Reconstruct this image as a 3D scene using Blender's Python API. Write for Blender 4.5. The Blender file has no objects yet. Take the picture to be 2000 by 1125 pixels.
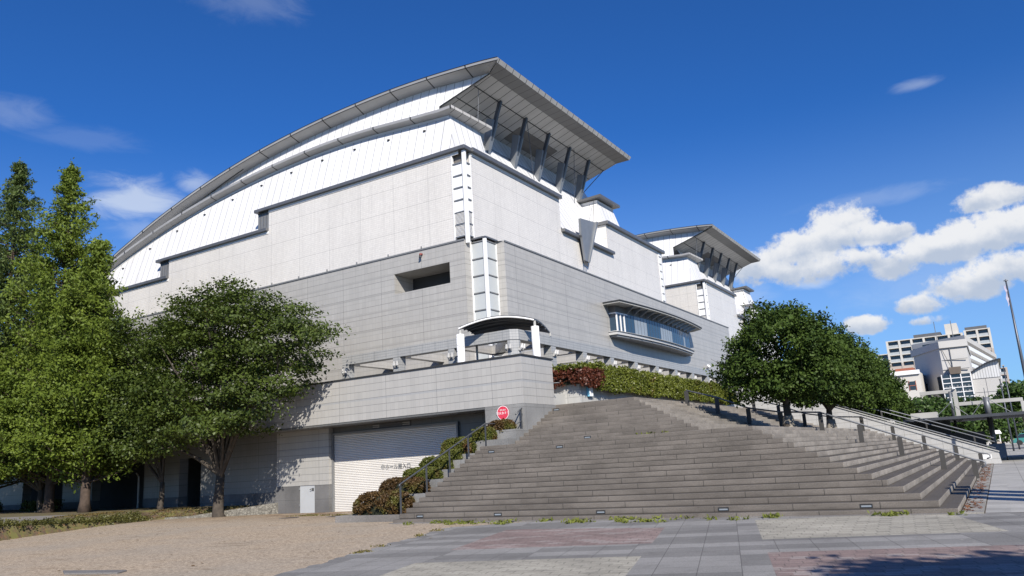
import bpy, math, random
import numpy as np
from mathutils import Matrix, Vector
R = math.radians
sc = bpy.context.scene
col = sc.collection

# ---------------------------------------------------------------- camera
yaw, pitch, roll = R(-30.9886), R(12.6840), R(-3.5408)
fw = np.array([math.cos(pitch)*math.sin(yaw), math.cos(pitch)*math.cos(yaw), math.sin(pitch)])
rt = np.array([math.cos(yaw), -math.sin(yaw), 0.0]); up = np.cross(rt, fw)
r2 = rt*math.cos(roll)+up*math.sin(roll); u2 = -rt*math.sin(roll)+up*math.cos(roll)
cam = bpy.data.cameras.new('camera'); cam.sensor_width = 36.0; cam.lens = 36.0*1514.926/2000.0
cam.clip_start = 0.1; cam.clip_end = 6000.0
camo = bpy.data.objects.new('camera', cam); col.objects.link(camo)
camo.matrix_world = Matrix(((r2[0], u2[0], -fw[0], 0), (r2[1], u2[1], -fw[1], 0), (r2[2], u2[2], -fw[2], 1.6), (0, 0, 0, 1)))
sc.camera = camo

# ---------------------------------------------------------------- exposure, sun, sky
vs = sc.view_settings
sc.cycles.diffuse_bounces = 1; sc.cycles.max_bounces = 6; sc.cycles.transparent_max_bounces = 6
vs.view_transform = 'Standard'; vs.look = 'None'; vs.gamma = 1.0; vs.use_curve_mapping = False
vs.exposure = 0.40
SUN = Vector((0.97, -1.0, 0.94)).normalized()
sl = bpy.data.lights.new('sun', 'SUN'); sl.energy = 5.0; sl.angle = R(0.5); sl.color = (1.0, 0.925, 0.815)
so = bpy.data.objects.new('sun', sl); col.objects.link(so)
so.rotation_euler = SUN.to_track_quat('Z', 'Y').to_euler(); so.location = (20, -20, 30)
world = bpy.data.worlds.new('World'); sc.world = world; world.use_nodes = True

class NT:
    """small helper round a node tree"""
    def __init__(s, tree):
        s.t = tree; s.n = tree.nodes; s.l = tree.links
    def new(s, typ, **kw):
        n = s.n.new(typ)
        for k, v in kw.items(): setattr(n, k, v)
        return n
    def put(s, sock, v):
        if v is None: return
        if isinstance(v, bpy.types.NodeSocket): s.l.new(v, sock)
        else: sock.default_value = v
    def m(s, op, a, b=None, c=None, clamp=False):
        n = s.new('ShaderNodeMath', operation=op, use_clamp=clamp)
        s.put(n.inputs[0], a); s.put(n.inputs[1], b); s.put(n.inputs[2], c)
        return n.outputs[0]
    def mix(s, f, a, b):
        n = s.new('ShaderNodeMix', data_type='RGBA')
        s.put(n.inputs[0], f); s.put(n.inputs[6], a); s.put(n.inputs[7], b)
        return n.outputs[2]
    def noise(s, vec, scale, detail=4.0, rough=0.55, dist=0.0):
        n = s.new('ShaderNodeTexNoise'); s.put(n.inputs['Vector'], vec)
        n.inputs['Scale'].default_value = scale; n.inputs['Detail'].default_value = detail
        n.inputs['Roughness'].default_value = rough; n.inputs['Distortion'].default_value = dist
        return n.outputs[0]
    def rng(s, v, a, b, c=0.0, d=1.0, smooth=False):
        n = s.new('ShaderNodeMapRange'); n.clamp = True
        if smooth: n.interpolation_type = 'SMOOTHSTEP'
        s.put(n.inputs[0], v)
        for i, x in enumerate((a, b, c, d)): n.inputs[i+1].default_value = x
        return n.outputs[0]
    def sep(s, v):
        n = s.new('ShaderNodeSeparateXYZ'); s.put(n.inputs[0], v); return n.outputs
    def comb(s, x, y, z):
        n = s.new('ShaderNodeCombineXYZ')
        for i, v in enumerate((x, y, z)): s.put(n.inputs[i], v)
        return n.outputs[0]
    def vscale(s, v, k):
        n = s.new('ShaderNodeVectorMath', operation='MULTIPLY'); s.put(n.inputs[0], v); n.inputs[1].default_value = k
        return n.outputs[0]

def build_sky():
    T = NT(world.node_tree)
    bg = T.n['Background']; bg.inputs[1].default_value = 0.05
    sky = T.new('ShaderNodeTexSky', sky_type='NISHITA'); sky.sun_disc = False
    sky.sun_elevation = math.asin(SUN.z); sky.sun_rotation = math.atan2(SUN.x, SUN.y)
    sky.air_density = 1.0; sky.dust_density = 0.05; sky.ozone_density = 3.2; sky.altitude = 100
    tint = T.new('ShaderNodeMix', data_type='RGBA', blend_type='MULTIPLY'); tint.inputs[0].default_value = 1.0
    T.put(tint.inputs[6], sky.outputs[0]); tint.inputs[7].default_value = (0.36, 1.0, 1.90, 1)
    dirv = T.new('ShaderNodeTexCoord').outputs['Generated']
    x, y, z = T.sep(dirv)
    az = T.m('MULTIPLY', T.m('ARCTAN2', x, y), 57.29578)
    el = T.m('MULTIPLY', T.m('ARCSINE', z), 57.29578)
    n1 = T.noise(dirv, 20.0, 9.0, 0.60)
    n2 = T.noise(dirv, 62.0, 8.0, 0.62)
    wob = T.m('ADD', T.m('MULTIPLY', T.m('SUBTRACT', n1, 0.5), 2.9), T.m('MULTIPLY', T.m('SUBTRACT', n2, 0.5), 3.0))
    def field(blobs, az, el):
        dens = None; topn = None
        for a, e, ra, ru, rd, w in blobs:
            u = T.m('DIVIDE', T.m('SUBTRACT', az, a), ra)
            dv = T.m('SUBTRACT', el, e)
            v = T.m('MAXIMUM', T.m('DIVIDE', dv, ru), T.m('DIVIDE', dv, -rd))
            q = T.m('MULTIPLY', T.m('SUBTRACT', 1.0, T.m('ADD', T.m('MULTIPLY', u, u), T.m('MULTIPLY', v, v))), w)
            q = T.m('MAXIMUM', q, -4.0)
            qp = T.m('MULTIPLY', T.m('MAXIMUM', T.m('ADD', q, 0.5), 0.0), T.m('DIVIDE', dv, 0.5*(ru+rd)))
            dens = q if dens is None else T.m('SMOOTH_MAX', dens, q, 0.25)
            topn = qp if topn is None else T.m('ADD', topn, qp)
        return dens, topn
    cumulus = [(-7.1, 14.0, 2.6, 2.0, 1.0, 1.0), (-9.6, 13.2, 2.6, 1.6, 1.0, 1.0), (-5.0, 13.4, 2.4, 1.0, 0.8, 1.0), (-12.8, 12.4, 2.6, 1.3, 1.1, .9),
               (-9.0, 11.8, 3.2, 0.9, 1.0, .75), (-6.0, 12.2, 2.0, 0.8, 0.8, .7), (-4.2, 11.4, 2.0, 1.1, 1.0, .9), (-2.2, 11.9, 2.0, 1.2, 0.9, .9),
               (-0.5, 11.9, 2.4, 1.5, 1.0, 1.0), (2.4, 12.2, 3.0, 1.6, 1.1, 1.0), (2.2, 14.4, 2.2, 0.9, 0.7, .9),
               (-0.3, 9.3, 2.8, 1.1, 1.0, 1.0), (2.6, 9.9, 3.0, 1.2, 1.0, 1.0), (-3.0, 8.5, 1.6, 0.7, 0.7, .8), (-6.4, 7.6, 1.5, 0.7, 0.6, .9), (-2.7, 7.4, 1.0, 0.35, 0.3, .6),
               (6.5, 12.5, 4.0, 1.5, 1.2, 1.0), (9, 9, 4, 1.2, 1.0, 1.0), (14, 13, 4, 2, 1.5, 1), (-75, 9, 6, 2, 1.5, .8)]
    d, tn = field(cumulus, az, el)
    dd = T.m('ADD', T.m('MULTIPLY', d, 0.95), T.m('MULTIPLY', wob, 0.72))
    a1 = T.rng(dd, -0.25, 0.50, 0.0, 0.96, True)
    n3 = T.noise(dirv, 42.0, 9.0, 0.6)
    sh = T.m('ADD', T.m('MULTIPLY', tn, 0.85), T.m('MULTIPLY', T.m('SUBTRACT', n3, 0.5), 1.9))
    shade = T.rng(sh, -0.6, 0.75, 0.0, 1.0, True)
    ccol = T.mix(shade, (7.6, 8.7, 10.6, 1), (13.4, 13.5, 13.7, 1))
    cirrus = [(-57.8, 18.6, 3.8, 2.0, 1.5, .62), (-54.0, 20.2, 1.7, 1.1, 0.9, .42), (-57.0, 16.8, 2.8, 1.0, 1.0, .22), (-65.6, 23.2, 3.6, 1.3, 1.1, .16), (-61.2, 22.4, 4.6, 1.0, 0.9, .08),
              (-50.5, 32.6, 5.0, 2.2, 1.8, .13), (-0.7, 22.5, 1.9, 0.6, 0.5, .26), (-9.6, 10.8, 2.2, 0.5, 0.45, .40), (-5.0, 15.9, 5.5, 0.9, 0.7, .16), (-3, 10.0, 6, 2.0, 2.0, .14), (-14, 10.4, 3, 1.2, 1.0, .2)]
    st = T.noise(T.vscale(dirv, (1.0, 1.0, 2.6)), 17.0, 9.0, 0.62, 0.7)
    a2 = None
    for a, e, ra, ru, rd, w in cirrus:
        u = T.m('DIVIDE', T.m('SUBTRACT', az, a), ra); dv = T.m('SUBTRACT', el, e)
        v = T.m('MAXIMUM', T.m('DIVIDE', dv, ru), T.m('DIVIDE', dv, -rd))
        q = T.m('SUBTRACT', 1.0, T.m('SQRT', T.m('ADD', T.m('MULTIPLY', u, u), T.m('MULTIPLY', v, v))))
        q = T.m('ADD', q, T.m('MULTIPLY', T.m('SUBTRACT', st, 0.5), 1.5))
        k = T.m('MULTIPLY', T.rng(q, -0.05, 0.85, 0.0, 1.0, True), w)
        a2 = k if a2 is None else T.m('MAXIMUM', a2, k)
    hz = T.rng(el, 2.0, 24.0, 0.42, 0.0, True)
    base = T.mix(hz, tint.outputs[2], (7.2, 10.5, 14.5, 1))
    c = T.mix(a2, base, (11.5, 12.6, 14.0, 1))
    c = T.mix(a1, c, ccol)
    T.put(bg.inputs[0], c)
build_sky()

# ---------------------------------------------------------------- materials
def matbase(name):
    m = bpy.data.materials.new(name); m.use_nodes = True
    T = NT(m.node_tree); b = T.n['Principled BSDF']
    return m, T, b
def pos(T): return T.new('ShaderNodeNewGeometry').outputs['Position']
def plain(name, c, rough=0.6, metal=0.0, var=0.12, nscale=1.5, spec=0.5, bump=0.0):
    m, T, b = matbase(name)
    p = pos(T)
    n = T.noise(p, nscale, 5.0)
    f = T.rng(n, 0.3, 0.7)
    lo = tuple(x*(1-var) for x in c)+(1,); hi = tuple(min(1, x*(1+var)) for x in c)+(1,)
    T.put(b.inputs['Base Color'], T.mix(f, lo, hi))
    b.inputs['Roughness'].default_value = rough; b.inputs['Metallic'].default_value = metal
    b.inputs['Specular IOR Level'].default_value = spec
    if bump:
        bn = T.new('ShaderNodeBump'); bn.inputs['Strength'].default_value = bump
        T.put(bn.inputs['Height'], T.noise(p, nscale*12, 4.0)); T.put(b.inputs['Normal'], bn.outputs[0])
    return m
def wallcoords(T):
    """u along a wall (x or y by its facing), z up, from world position"""
    g = T.new('ShaderNodeNewGeometry'); p = T.sep(g.outputs['Position']); n = T.sep(g.outputs['True Normal'])
    fx = T.m('GREATER_THAN', T.m('ABSOLUTE', n[0]), T.m('ABSOLUTE', n[1]))
    u = T.m('ADD', T.m('MULTIPLY', p[1], fx), T.m('MULTIPLY', p[0], T.m('SUBTRACT', 1.0, fx)))
    return u, p[2], g.outputs['Position'], fx
def line(T, v, period, width, off=0.0):
    """1 on a joint line of given width every period"""
    w = T.m('PINGPONG', T.m('SUBTRACT', v, off), period/2.0)
    return T.m('LESS_THAN', w, width/2.0)
def tile(name, c, joint, pu, pz, wj, bigu, bigz, wbig, offz=0.0, offu=0.0, stripe=None, rough=0.35, jm=0.75, cellvar=0.035, vw=.6, bjm=.8):
    m, T, b = matbase(name)
    u, z, P, fx = wallcoords(T)
    j = T.m('MAXIMUM', T.m('MULTIPLY', line(T, u, pu, wj*.8, offu), vw), line(T, z, pz, wj, offz))
    bj = T.m('MAXIMUM', line(T, u, bigu, wbig, offu), line(T, z, bigz, wbig, offz))
    cu = T.m('FLOOR', T.m('DIVIDE', T.m('SUBTRACT', u, offu), pu)); cz = T.m('FLOOR', T.m('DIVIDE', T.m('SUBTRACT', z, offz), pz))
    wn = T.new('ShaderNodeTexWhiteNoise', noise_dimensions='2D'); T.put(wn.inputs['Vector'], T.comb(cu, cz, 0.0))
    cell = T.rng(wn.outputs[0], 0, 1, 1-cellvar, 1+cellvar)
    big = T.rng(T.noise(T.vscale(P, (1.0, 1.0, 0.35)), 0.9, 5.0), 0.25, 0.75, 0.93, 1.05)
    k = T.m('MULTIPLY', cell, big)
    base = T.new('ShaderNodeVectorMath', operation='SCALE'); base.inputs[0].default_value = c; T.put(base.inputs['Scale'], k)
    colr = base.outputs[0]
    if stripe:
        per, h, soff, sc_ = stripe
        s = line(T, z, per, h, soff)
        colr = T.mix(s, colr, sc_+(1,))
    # streaks of dirt running down from the top
    stn = T.noise(T.vscale(P, (2.2, 2.2, 0.06)), 2.0, 4.0)
    colr = T.mix(T.rng(stn, 0.56, 0.82, 0.0, 0.36), colr, tuple(x*0.62 for x in c)+(1,))
    colr = T.mix(T.m('MULTIPLY', j, jm), colr, joint+(1,))
    colr = T.mix(T.m('MULTIPLY', bj, bjm), colr, tuple(x*0.62 for x in joint)+(1,))
    T.put(b.inputs['Base Color'], colr); b.inputs['Roughness'].default_value = rough
    return m
def seamed(name, c, pu, wj, rough=0.4, metal=0.0, dark=0.45, along='wall', pz=None):
    """sheet-metal cladding with straight seams"""
    m, T, b = matbase(name)
    if along == 'wall':
        u, z, P, fx = wallcoords(T)
    else:
        P = pos(T); q = T.sep(P); u = q[0 if along == 'x' else 1]; z = q[2]
    j = line(T, u, pu, wj, 0.1)
    if pz: j = T.m('MAXIMUM', j, line(T, z, pz, wj*0.8, 0.2))
    cu = T.m('FLOOR', T.m('DIVIDE', T.m('SUBTRACT', u, 0.1-pu/2), pu))
    wn = T.new('ShaderNodeTexWhiteNoise', noise_dimensions='1D'); T.put(wn.inputs['W'], cu)
    k = T.m('MULTIPLY', T.rng(wn.outputs[0], 0, 1, 0.93, 1.04), T.rng(T.noise(T.vscale(P, (1, 1, .3)), 0.8, 4.0), 0.3, 0.7, 0.95, 1.04))
    base = T.new('ShaderNodeVectorMath', operation='SCALE'); base.inputs[0].default_value = c; T.put(base.inputs['Scale'], k)
    colr = T.mix(j, base.outputs[0], tuple(x*dark for x in c)+(1,))
    T.put(b.inputs['Base Color'], colr); b.inputs['Roughness'].default_value = rough; b.inputs['Metallic'].default_value = metal
    return m
def granite(name, c, jp=None, rough=0.75, amt=0.35, stain=0.35):
    m, T, b = matbase(name)
    u, z, P, fx = wallcoords(T)
    sp = T.rng(T.noise(P, 70.0, 2.0), 0.3, 0.7, 1-amt, 1+amt)
    bl = T.rng(T.noise(P, 0.7, 6.0), 0.3, 0.7, 1-stain, 1+stain*0.4)
    base = T.new('ShaderNodeVectorMath', operation='SCALE'); base.inputs[0].default_value = c; T.put(base.inputs['Scale'], T.m('MULTIPLY', sp, bl))
    colr = base.outputs[0]
    if jp:
        colr = T.mix(T.m('MULTIPLY', T.m('MAXIMUM', line(T, u, jp[0], 0.014), line(T, z, jp[1], 0.014, jp[2])), .7), colr, tuple(x*.35 for x in c)+(1,))
    T.put(b.inputs['Base Color'], colr); b.inputs['Roughness'].default_value = rough
    return m
def stair_stone(name, c, cjoint):
    m, T, b = matbase(name)
    u, z, P, fx = wallcoords(T)
    row = T.m('FLOOR', T.m('DIVIDE', T.m('SUBTRACT', z, 0.004), 0.14))
    wn = T.new('ShaderNodeTexWhiteNoise', noise_dimensions='1D'); T.put(wn.inputs['W'], row)
    uu = T.m('ADD', u, T.m('MULTIPLY', row, 0.62))
    L = 1.85
    j = line(T, uu, L, 0.016)
    blk = T.m('FLOOR', T.m('DIVIDE', T.m('ADD', uu, L/2), L))
    wb = T.new('ShaderNodeTexWhiteNoise', noise_dimensions='2D'); T.put(wb.inputs['Vector'], T.comb(blk, row, fx))
    kb = T.rng(wb.outputs[0], 0, 1, 0.89, 1.10)
    sp = T.rng(T.noise(P, 55.0, 3.0, 0.7), 0.3, 0.7, 0.62, 1.38)
    bl = T.rng(T.noise(T.vscale(P, (1, 1, 2.5)), 0.7, 8.0, 0.68), 0.30, 0.70, 0.62, 1.12)
    # patchy grime and an even dark line along the foot of each riser
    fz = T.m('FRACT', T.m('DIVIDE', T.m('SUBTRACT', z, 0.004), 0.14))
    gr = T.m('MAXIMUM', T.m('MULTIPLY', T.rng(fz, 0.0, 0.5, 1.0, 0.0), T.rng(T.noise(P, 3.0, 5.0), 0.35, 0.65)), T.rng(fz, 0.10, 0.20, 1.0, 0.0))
    k = T.m('MULTIPLY', T.m('MULTIPLY', kb, sp), bl)
    base = T.new('ShaderNodeVectorMath', operation='SCALE'); base.inputs[0].default_value = c; T.put(base.inputs['Scale'], k)
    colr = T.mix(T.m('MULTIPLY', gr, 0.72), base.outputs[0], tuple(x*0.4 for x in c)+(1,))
    colr = T.mix(j, colr, cjoint+(1,))
    T.put(b.inputs['Base Color'], colr); b.inputs['Roughness'].default_value = 0.85; b.inputs['Specular IOR Level'].default_value = 0.25
    return m
def leafmat(name, dark, light, trans=0.3, rough=0.5, spec=0.4, patch=None):
    m, T, b = matbase(name)
    at = T.new('ShaderNodeAttribute'); at.attribute_name = 'tint'
    f = T.sep(at.outputs['Vector'])[0]
    n = T.rng(T.noise(pos(T), 0.8, 3.0), 0.3, 0.7)
    c = T.mix(T.m('ADD', T.m('MULTIPLY', f, 0.65), T.m('MULTIPLY', n, 0.35)), dark+(1,), light+(1,))
    if patch:
        c = T.mix(T.rng(T.noise(pos(T), patch[1], 3.0), patch[2], patch[3]), c, patch[0]+(1,))
    T.put(b.inputs['Base Color'], c); b.inputs['Roughness'].default_value = rough; b.inputs['Specular IOR Level'].default_value = spec
    tr = T.new('ShaderNodeBsdfTranslucent'); T.put(tr.inputs[0], c)
    mx = T.new('ShaderNodeMixShader'); mx.inputs[0].default_value = trans
    T.l.new(b.outputs[0], mx.inputs[1]); T.l.new(tr.outputs[0], mx.inputs[2])
    T.l.new(mx.outputs[0], T.n['Material Output'].inputs[0])
    return m
def glassmat(name, c, rough=0.04, mixf=0.55):
    m, T, b = matbase(name)
    b.inputs['Base Color'].default_value = c+(1,); b.inputs['Roughness'].default_value = rough
    b.inputs['Specular IOR Level'].default_value = 0.9
    return m

M = {}
M['white_tile'] = tile('white_tile', (.66, .642, .612), (.36, .355, .35), .113, .113, .011, 2.34, 1.25, .020, offz=12.50, offu=-20.66, rough=.3, jm=.6, cellvar=.04, vw=.9, bjm=.5)
M['gray_tile'] = tile('gray_tile', (.385, .378, .362), (.20, .197, .19), .224, .305, .014, 2.69, .61, .018, offz=12.48-.0, offu=-20.83, stripe=(.915, .075, 12.48-.99, (.315, .31, .298)), jm=.62)
M['fascia_tile'] = tile('fascia_tile', (.395, .388, .372), (.20, .20, .198), .224, .305, .014, 2.69, .305, .016, offz=5.61, offu=-19.2, stripe=(1.83, .075, 5.61-.96, (.335, .34, .345)), jm=.62)
M['back_tile'] = tile('back_tile', (.215, .215, .212), (.11, .11, .108), .224, .305, .014, 2.69, .61, .018, offz=12.48, offu=-20.83, jm=.6)  # darker tile; part of the darkness stands in for shade behind the trees
M['shade_tile'] = tile('shade_tile', (.13, .13, .127), (.07, .07, .07), .224, .305, .014, 2.69, .61, .018, offz=12.48, offu=-20.83, jm=.5)  # gray tile with the shade under the terrace put into its colour
M['pergola_tile'] = tile('pergola_tile', (.345, .35, .35), (.17, .185, .20), .117, .117, .014, .70, .35, .016, offz=6.55, jm=.8)
M['white_panel'] = seamed('white_panel', (.74, .745, .755), .62, .034, rough=.38, dark=.30)
M['white_metal'] = plain('white_metal', (.80, .805, .81), .4, var=.03)
M['sill_metal'] = plain('sill_metal', (.48, .48, .475), .45, var=.04)
M['eave_metal'] = seamed('eave_metal', (.36, .36, .36), 2.78, .09, rough=.45, metal=0.15, dark=.08)
M['soffit_metal'] = seamed('soffit_metal', (.47, .46, .445), .74, .05, rough=.5, metal=0.0, dark=.10, along='y')
M['roof_metal'] = plain('roof_metal', (.30, .31, .32), .4, .4)
M['coping_metal'] = plain('coping_metal', (.17, .173, .18), .4, .5, var=.08)
M['strut_dark'] = plain('strut_dark', (.08, .09, .11), .4, .3)
M['strut_light'] = plain('strut_light', (.22, .235, .255), .4, .3)
M['dark_panel'] = plain('dark_panel', (.16, .15, .14), .7)
M['louvre'] = plain('louvre', (.22, .225, .23), .5, .3)
M['pane_frost'] = plain('pane_frost', (.47, .50, .51), .25, var=.04)
M['black'] = plain('black', (.03, .032, .035), .6)
M['dark_room'] = plain('dark_room', (.07, .07, .072), .8)
M['granite_gray'] = granite('granite_gray', (.235, .237, .235), (1.35, .9, .05))
M['granite_base'] = granite('granite_base', (.15, .15, .152), (.95, .62, .5), amt=.3)
M['kerb_stone'] = granite('kerb_stone', (.20, .19, .18), None)
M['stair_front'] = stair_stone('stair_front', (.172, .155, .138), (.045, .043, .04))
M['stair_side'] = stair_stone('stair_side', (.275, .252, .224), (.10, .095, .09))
M['shutter'] = plain('shutter', (.70, .68, .645), .45, var=.06, nscale=.8)
M['door'] = plain('door', (.43, .45, .47), .45, var=.04)
M['text_gray'] = plain('text_gray', (.16, .17, .18), .6)
M['sign_red'] = plain('sign_red', (.62, .045, .08), .4, var=.05)
M['sign_white'] = plain('sign_white', (.86, .86, .86), .4, var=.02)
M['sign_blue'] = plain('sign_blue', (.22, .55, .75), .4, var=.02)
M['rail_dark'] = plain('rail_dark', (.075, .08, .088), .4, .3)
M['rail_steel'] = plain('rail_steel', (.17, .18, .195), .5, .4)
M['rail_post'] = plain('rail_post', (.055, .053, .05), .6, .1)
M['bark'] = plain('bark', (.060, .050, .040), .9, var=.35, nscale=5, bump=.5)
M['bark_red'] = plain('bark_red', (.065, .046, .035), .9, var=.35, nscale=5, bump=.5)
M['bark_pale'] = plain('bark_pale', (.22, .20, .165), .9, var=.4, nscale=4, bump=.5)
M['zelkova_leaf'] = leafmat('zelkova_leaf', (.022, .040, .008), (.108, .150, .024), .25, .5, .35, ((.11, .075, .022), .9, .68, .80))
M['redwood_leaf'] = leafmat('redwood_leaf', (.055, .092, .012), (.185, .245, .034), .28, .55, .25)
M['redwood_leaf_gray'] = leafmat('redwood_leaf_gray', (.045, .075, .018), (.130, .180, .048), .28, .55, .25)
M['camphor_leaf'] = leafmat('camphor_leaf', (.020, .042, .008), (.082, .130, .022), .15, .6, .2)
M['street_leaf'] = leafmat('street_leaf', (.028, .060, .012), (.085, .150, .030), .25, .5, .4)
M['hedge_leaf'] = leafmat('hedge_leaf', (.055, .075, .010), (.175, .20, .028), .2, .45, .4, ((.11, .06, .018), 1.3, .62, .76))
M['red_leaf'] = leafmat('red_leaf', (.060, .018, .011), (.135, .042, .022), .2, .45, .4)
M['azalea_green'] = leafmat('azalea_green', (.045, .060, .012), (.145, .155, .030), .2, .5, .3, ((.10, .045, .018), 1.6, .55, .70))
M['azalea_brown'] = leafmat('azalea_brown', (.050, .030, .014), (.125, .075, .026), .2, .5, .3, ((.11, .11, .025), 1.9, .50, .66))
M['grass_leaf'] = leafmat('grass_leaf', (.09, .12, .02), (.22, .24, .05), .25, .6, .3)
M['grass_dry'] = leafmat('grass_dry', (.11, .10, .03), (.20, .17, .06), .25, .6, .3)
M['soil'] = plain('soil', (.085, .065, .048), .95, var=.4, nscale=3)
M['hedge_core'] = plain('hedge_core', (.012, .016, .006), .95)
M['concrete'] = plain('concrete', (.40, .40, .385), .8, var=.12, nscale=.7)
M['concrete_dark'] = plain('concrete_dark', (.10, .105, .115), .8)
M['shade_wall'] = plain('shade_wall', (.05, .053, .062), .8)  # near-black navy stands in for the deep shade under the walkway roof
M['cream_wall'] = plain('cream_wall', (.56, .54, .50), .8, var=.05, nscale=.3)
M['beige_wall'] = plain('beige_wall', (.44, .385, .34), .8, var=.06, nscale=.3)
M['pale_gray_wall'] = plain('pale_gray_wall', (.47, .465, .455), .8, var=.05, nscale=.3)
M['roof_slab_dark'] = plain('roof_slab_dark', (.05, .055, .065), .5)
M['window_dark'] = glassmat('window_dark', (.025, .032, .04))
M['bay_glass'] = glassmat('bay_glass', (.022, .05, .085), .05)
M['curtain'] = plain('curtain', (.24, .28, .32), .25, var=.08)
M['alarm_red'] = plain('alarm_red', (.22, .05, .04), .4)
M['brick_red'] = plain('brick_red', (.30, .10, .06), .8)
M['canopy_dark'] = plain('canopy_dark', (.035, .037, .042), .35)
M['car_teal'] = plain('car_teal', (.05, .22, .22), .3)
M['tyre'] = plain('tyre', (.02, .02, .02), .8)
M['mountain'] = plain('mountain', (.035, .07, .12), .95, nscale=.01)
M['skin'] = plain('skin', (.45, .28, .2), .6)
M['flag_cloth'] = plain('flag_cloth', (.35, .33, .42), .8)

# ---------------------------------------------------------------- geometry helpers
class MB:
    def __init__(s): s.v = []; s.f = []; s.mi = []
    def face(s, pts, mi=0):
        n = len(s.v); s.v += [tuple(map(float, p)) for p in pts]; s.f.append(tuple(range(n, n+len(pts)))); s.mi.append(mi)
    def box(s, x0, x1, y0, y1, z0, z1, mi=0):
        if x0 > x1: x0, x1 = x1, x0
        if y0 > y1: y0, y1 = y1, y0
        if z0 > z1: z0, z1 = z1, z0
        n = len(s.v)
        s.v += [(x0, y0, z0), (x1, y0, z0), (x1, y1, z0), (x0, y1, z0), (x0, y0, z1), (x1, y0, z1), (x1, y1, z1), (x0, y1, z1)]
        for q in ((0, 3, 2, 1), (4, 5, 6, 7), (0, 1, 5, 4), (1, 2, 6, 5), (2, 3, 7, 6), (3, 0, 4, 7)):
            s.f.append(tuple(n+i for i in q)); s.mi.append(mi)
        return s
    def hexa(s, a, b, mi=0):
        """solid between two matching quads/polygons a and b"""
        n = len(s.v); k = len(a)
        s.v += [tuple(map(float, p)) for p in a]+[tuple(map(float, p)) for p in b]
        s.f.append(tuple(n+i for i in reversed(range(k)))); s.mi.append(mi)
        s.f.append(tuple(n+k+i for i in range(k))); s.mi.append(mi)
        for i in range(k):
            j = (i+1) % k
            s.f.append((n+i, n+j, n+k+j, n+k+i)); s.mi.append(mi)
        return s
    def prism(s, poly, vec, mi=0):
        b = [tuple(np.array(p)+np.array(vec)) for p in poly]
        return s.hexa(poly, b, mi)
    def tube(s, pts, rad, seg=8, caps=True, mi=0):
        pts = [np.array(p, float) for p in pts]
        if not hasattr(rad, '__len__'): rad = [rad]*len(pts)
        n0 = len(s.v); prev = None
        for i, p in enumerate(pts):
            d = pts[min(i+1, len(pts)-1)]-pts[max(i-1, 0)]
            d = d/(np.linalg.norm(d)+1e-9)
            if prev is None:
                a = np.cross(d, (0, 0, 1.0))
                if np.linalg.norm(a) < 1e-3: a = np.cross(d, (1.0, 0, 0))
            else: a = prev-d*(prev@d)
            a = a/np.linalg.norm(a); prev = a; b = np.cross(d, a)
            for k in range(seg):
                t = 2*math.pi*k/seg
                s.v.append(tuple(p+rad[i]*(a*math.cos(t)+b*math.sin(t))))
        for i in range(len(pts)-1):
            for k in range(seg):
                k2 = (k+1) % seg
                s.f.append((n0+i*seg+k, n0+i*seg+k2, n0+(i+1)*seg+k2, n0+(i+1)*seg+k)); s.mi.append(mi)
        if caps:
            s.f.append(tuple(n0+k for k in reversed(range(seg)))); s.mi.append(mi)
            e = n0+(len(pts)-1)*seg
            s.f.append(tuple(e+k for k in range(seg))); s.mi.append(mi)
        return s
    def strip(s, A, B, mi=0):
        for i in range(len(A)-1): s.face([A[i], A[i+1], B[i+1], B[i]], mi)
        return s

def origin_of(parent):
    o = np.zeros(3)
    while parent is not None:
        o = o+np.array(parent.location); parent = parent.parent
    return o
def link_mesh(name, v, f, mats, parent=None, mi=None, smooth=False):
    me = bpy.data.meshes.new(name)
    o0 = origin_of(parent)
    v = np.asarray(v, float)-o0
    me.from_pydata(v.tolist(), [], f)
    if not isinstance(mats, (list, tuple)): mats = [mats]
    for m in mats: me.materials.append(m)
    if mi is not None and any(mi): me.polygons.foreach_set('material_index', mi)
    if smooth: me.polygons.foreach_set('use_smooth', [True]*len(f))
    me.update()
    o = bpy.data.objects.new(name, me); col.objects.link(o)
    if parent is not None: o.parent = parent
    return o
def part(name, mb, mat, parent=None, smooth=False, bevel=0.0):
    o = link_mesh(name, mb.v, mb.f, mat, parent, mb.mi, smooth)
    if bevel:
        b = o.modifiers.new('edge', 'BEVEL'); b.width = bevel; b.segments = 2; b.limit_method = 'ANGLE'
    return o
def thing(name, label, cat, loc=(0, 0, 0), group=None):
    o = bpy.data.objects.new(name, None); col.objects.link(o); o.location = loc; o.empty_display_size = .3
    o['label'] = label; o['category'] = cat
    if group: o['group'] = group
    return o
def tag(o, label, cat, group=None, kind=None):
    if label: o['label'] = label
    if cat: o['category'] = cat
    if group: o['group'] = group
    if kind: o['kind'] = kind
    return o
def struct(name, mb, mat, kind='structure'):
    o = part(name, mb, mat); o['kind'] = kind; return o
def copy_tree(o, parent=None):
    c = o.copy(); col.objects.link(c)
    if parent is not None: c.parent = parent
    for ch in o.children: copy_tree(ch, c)
    return c
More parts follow.
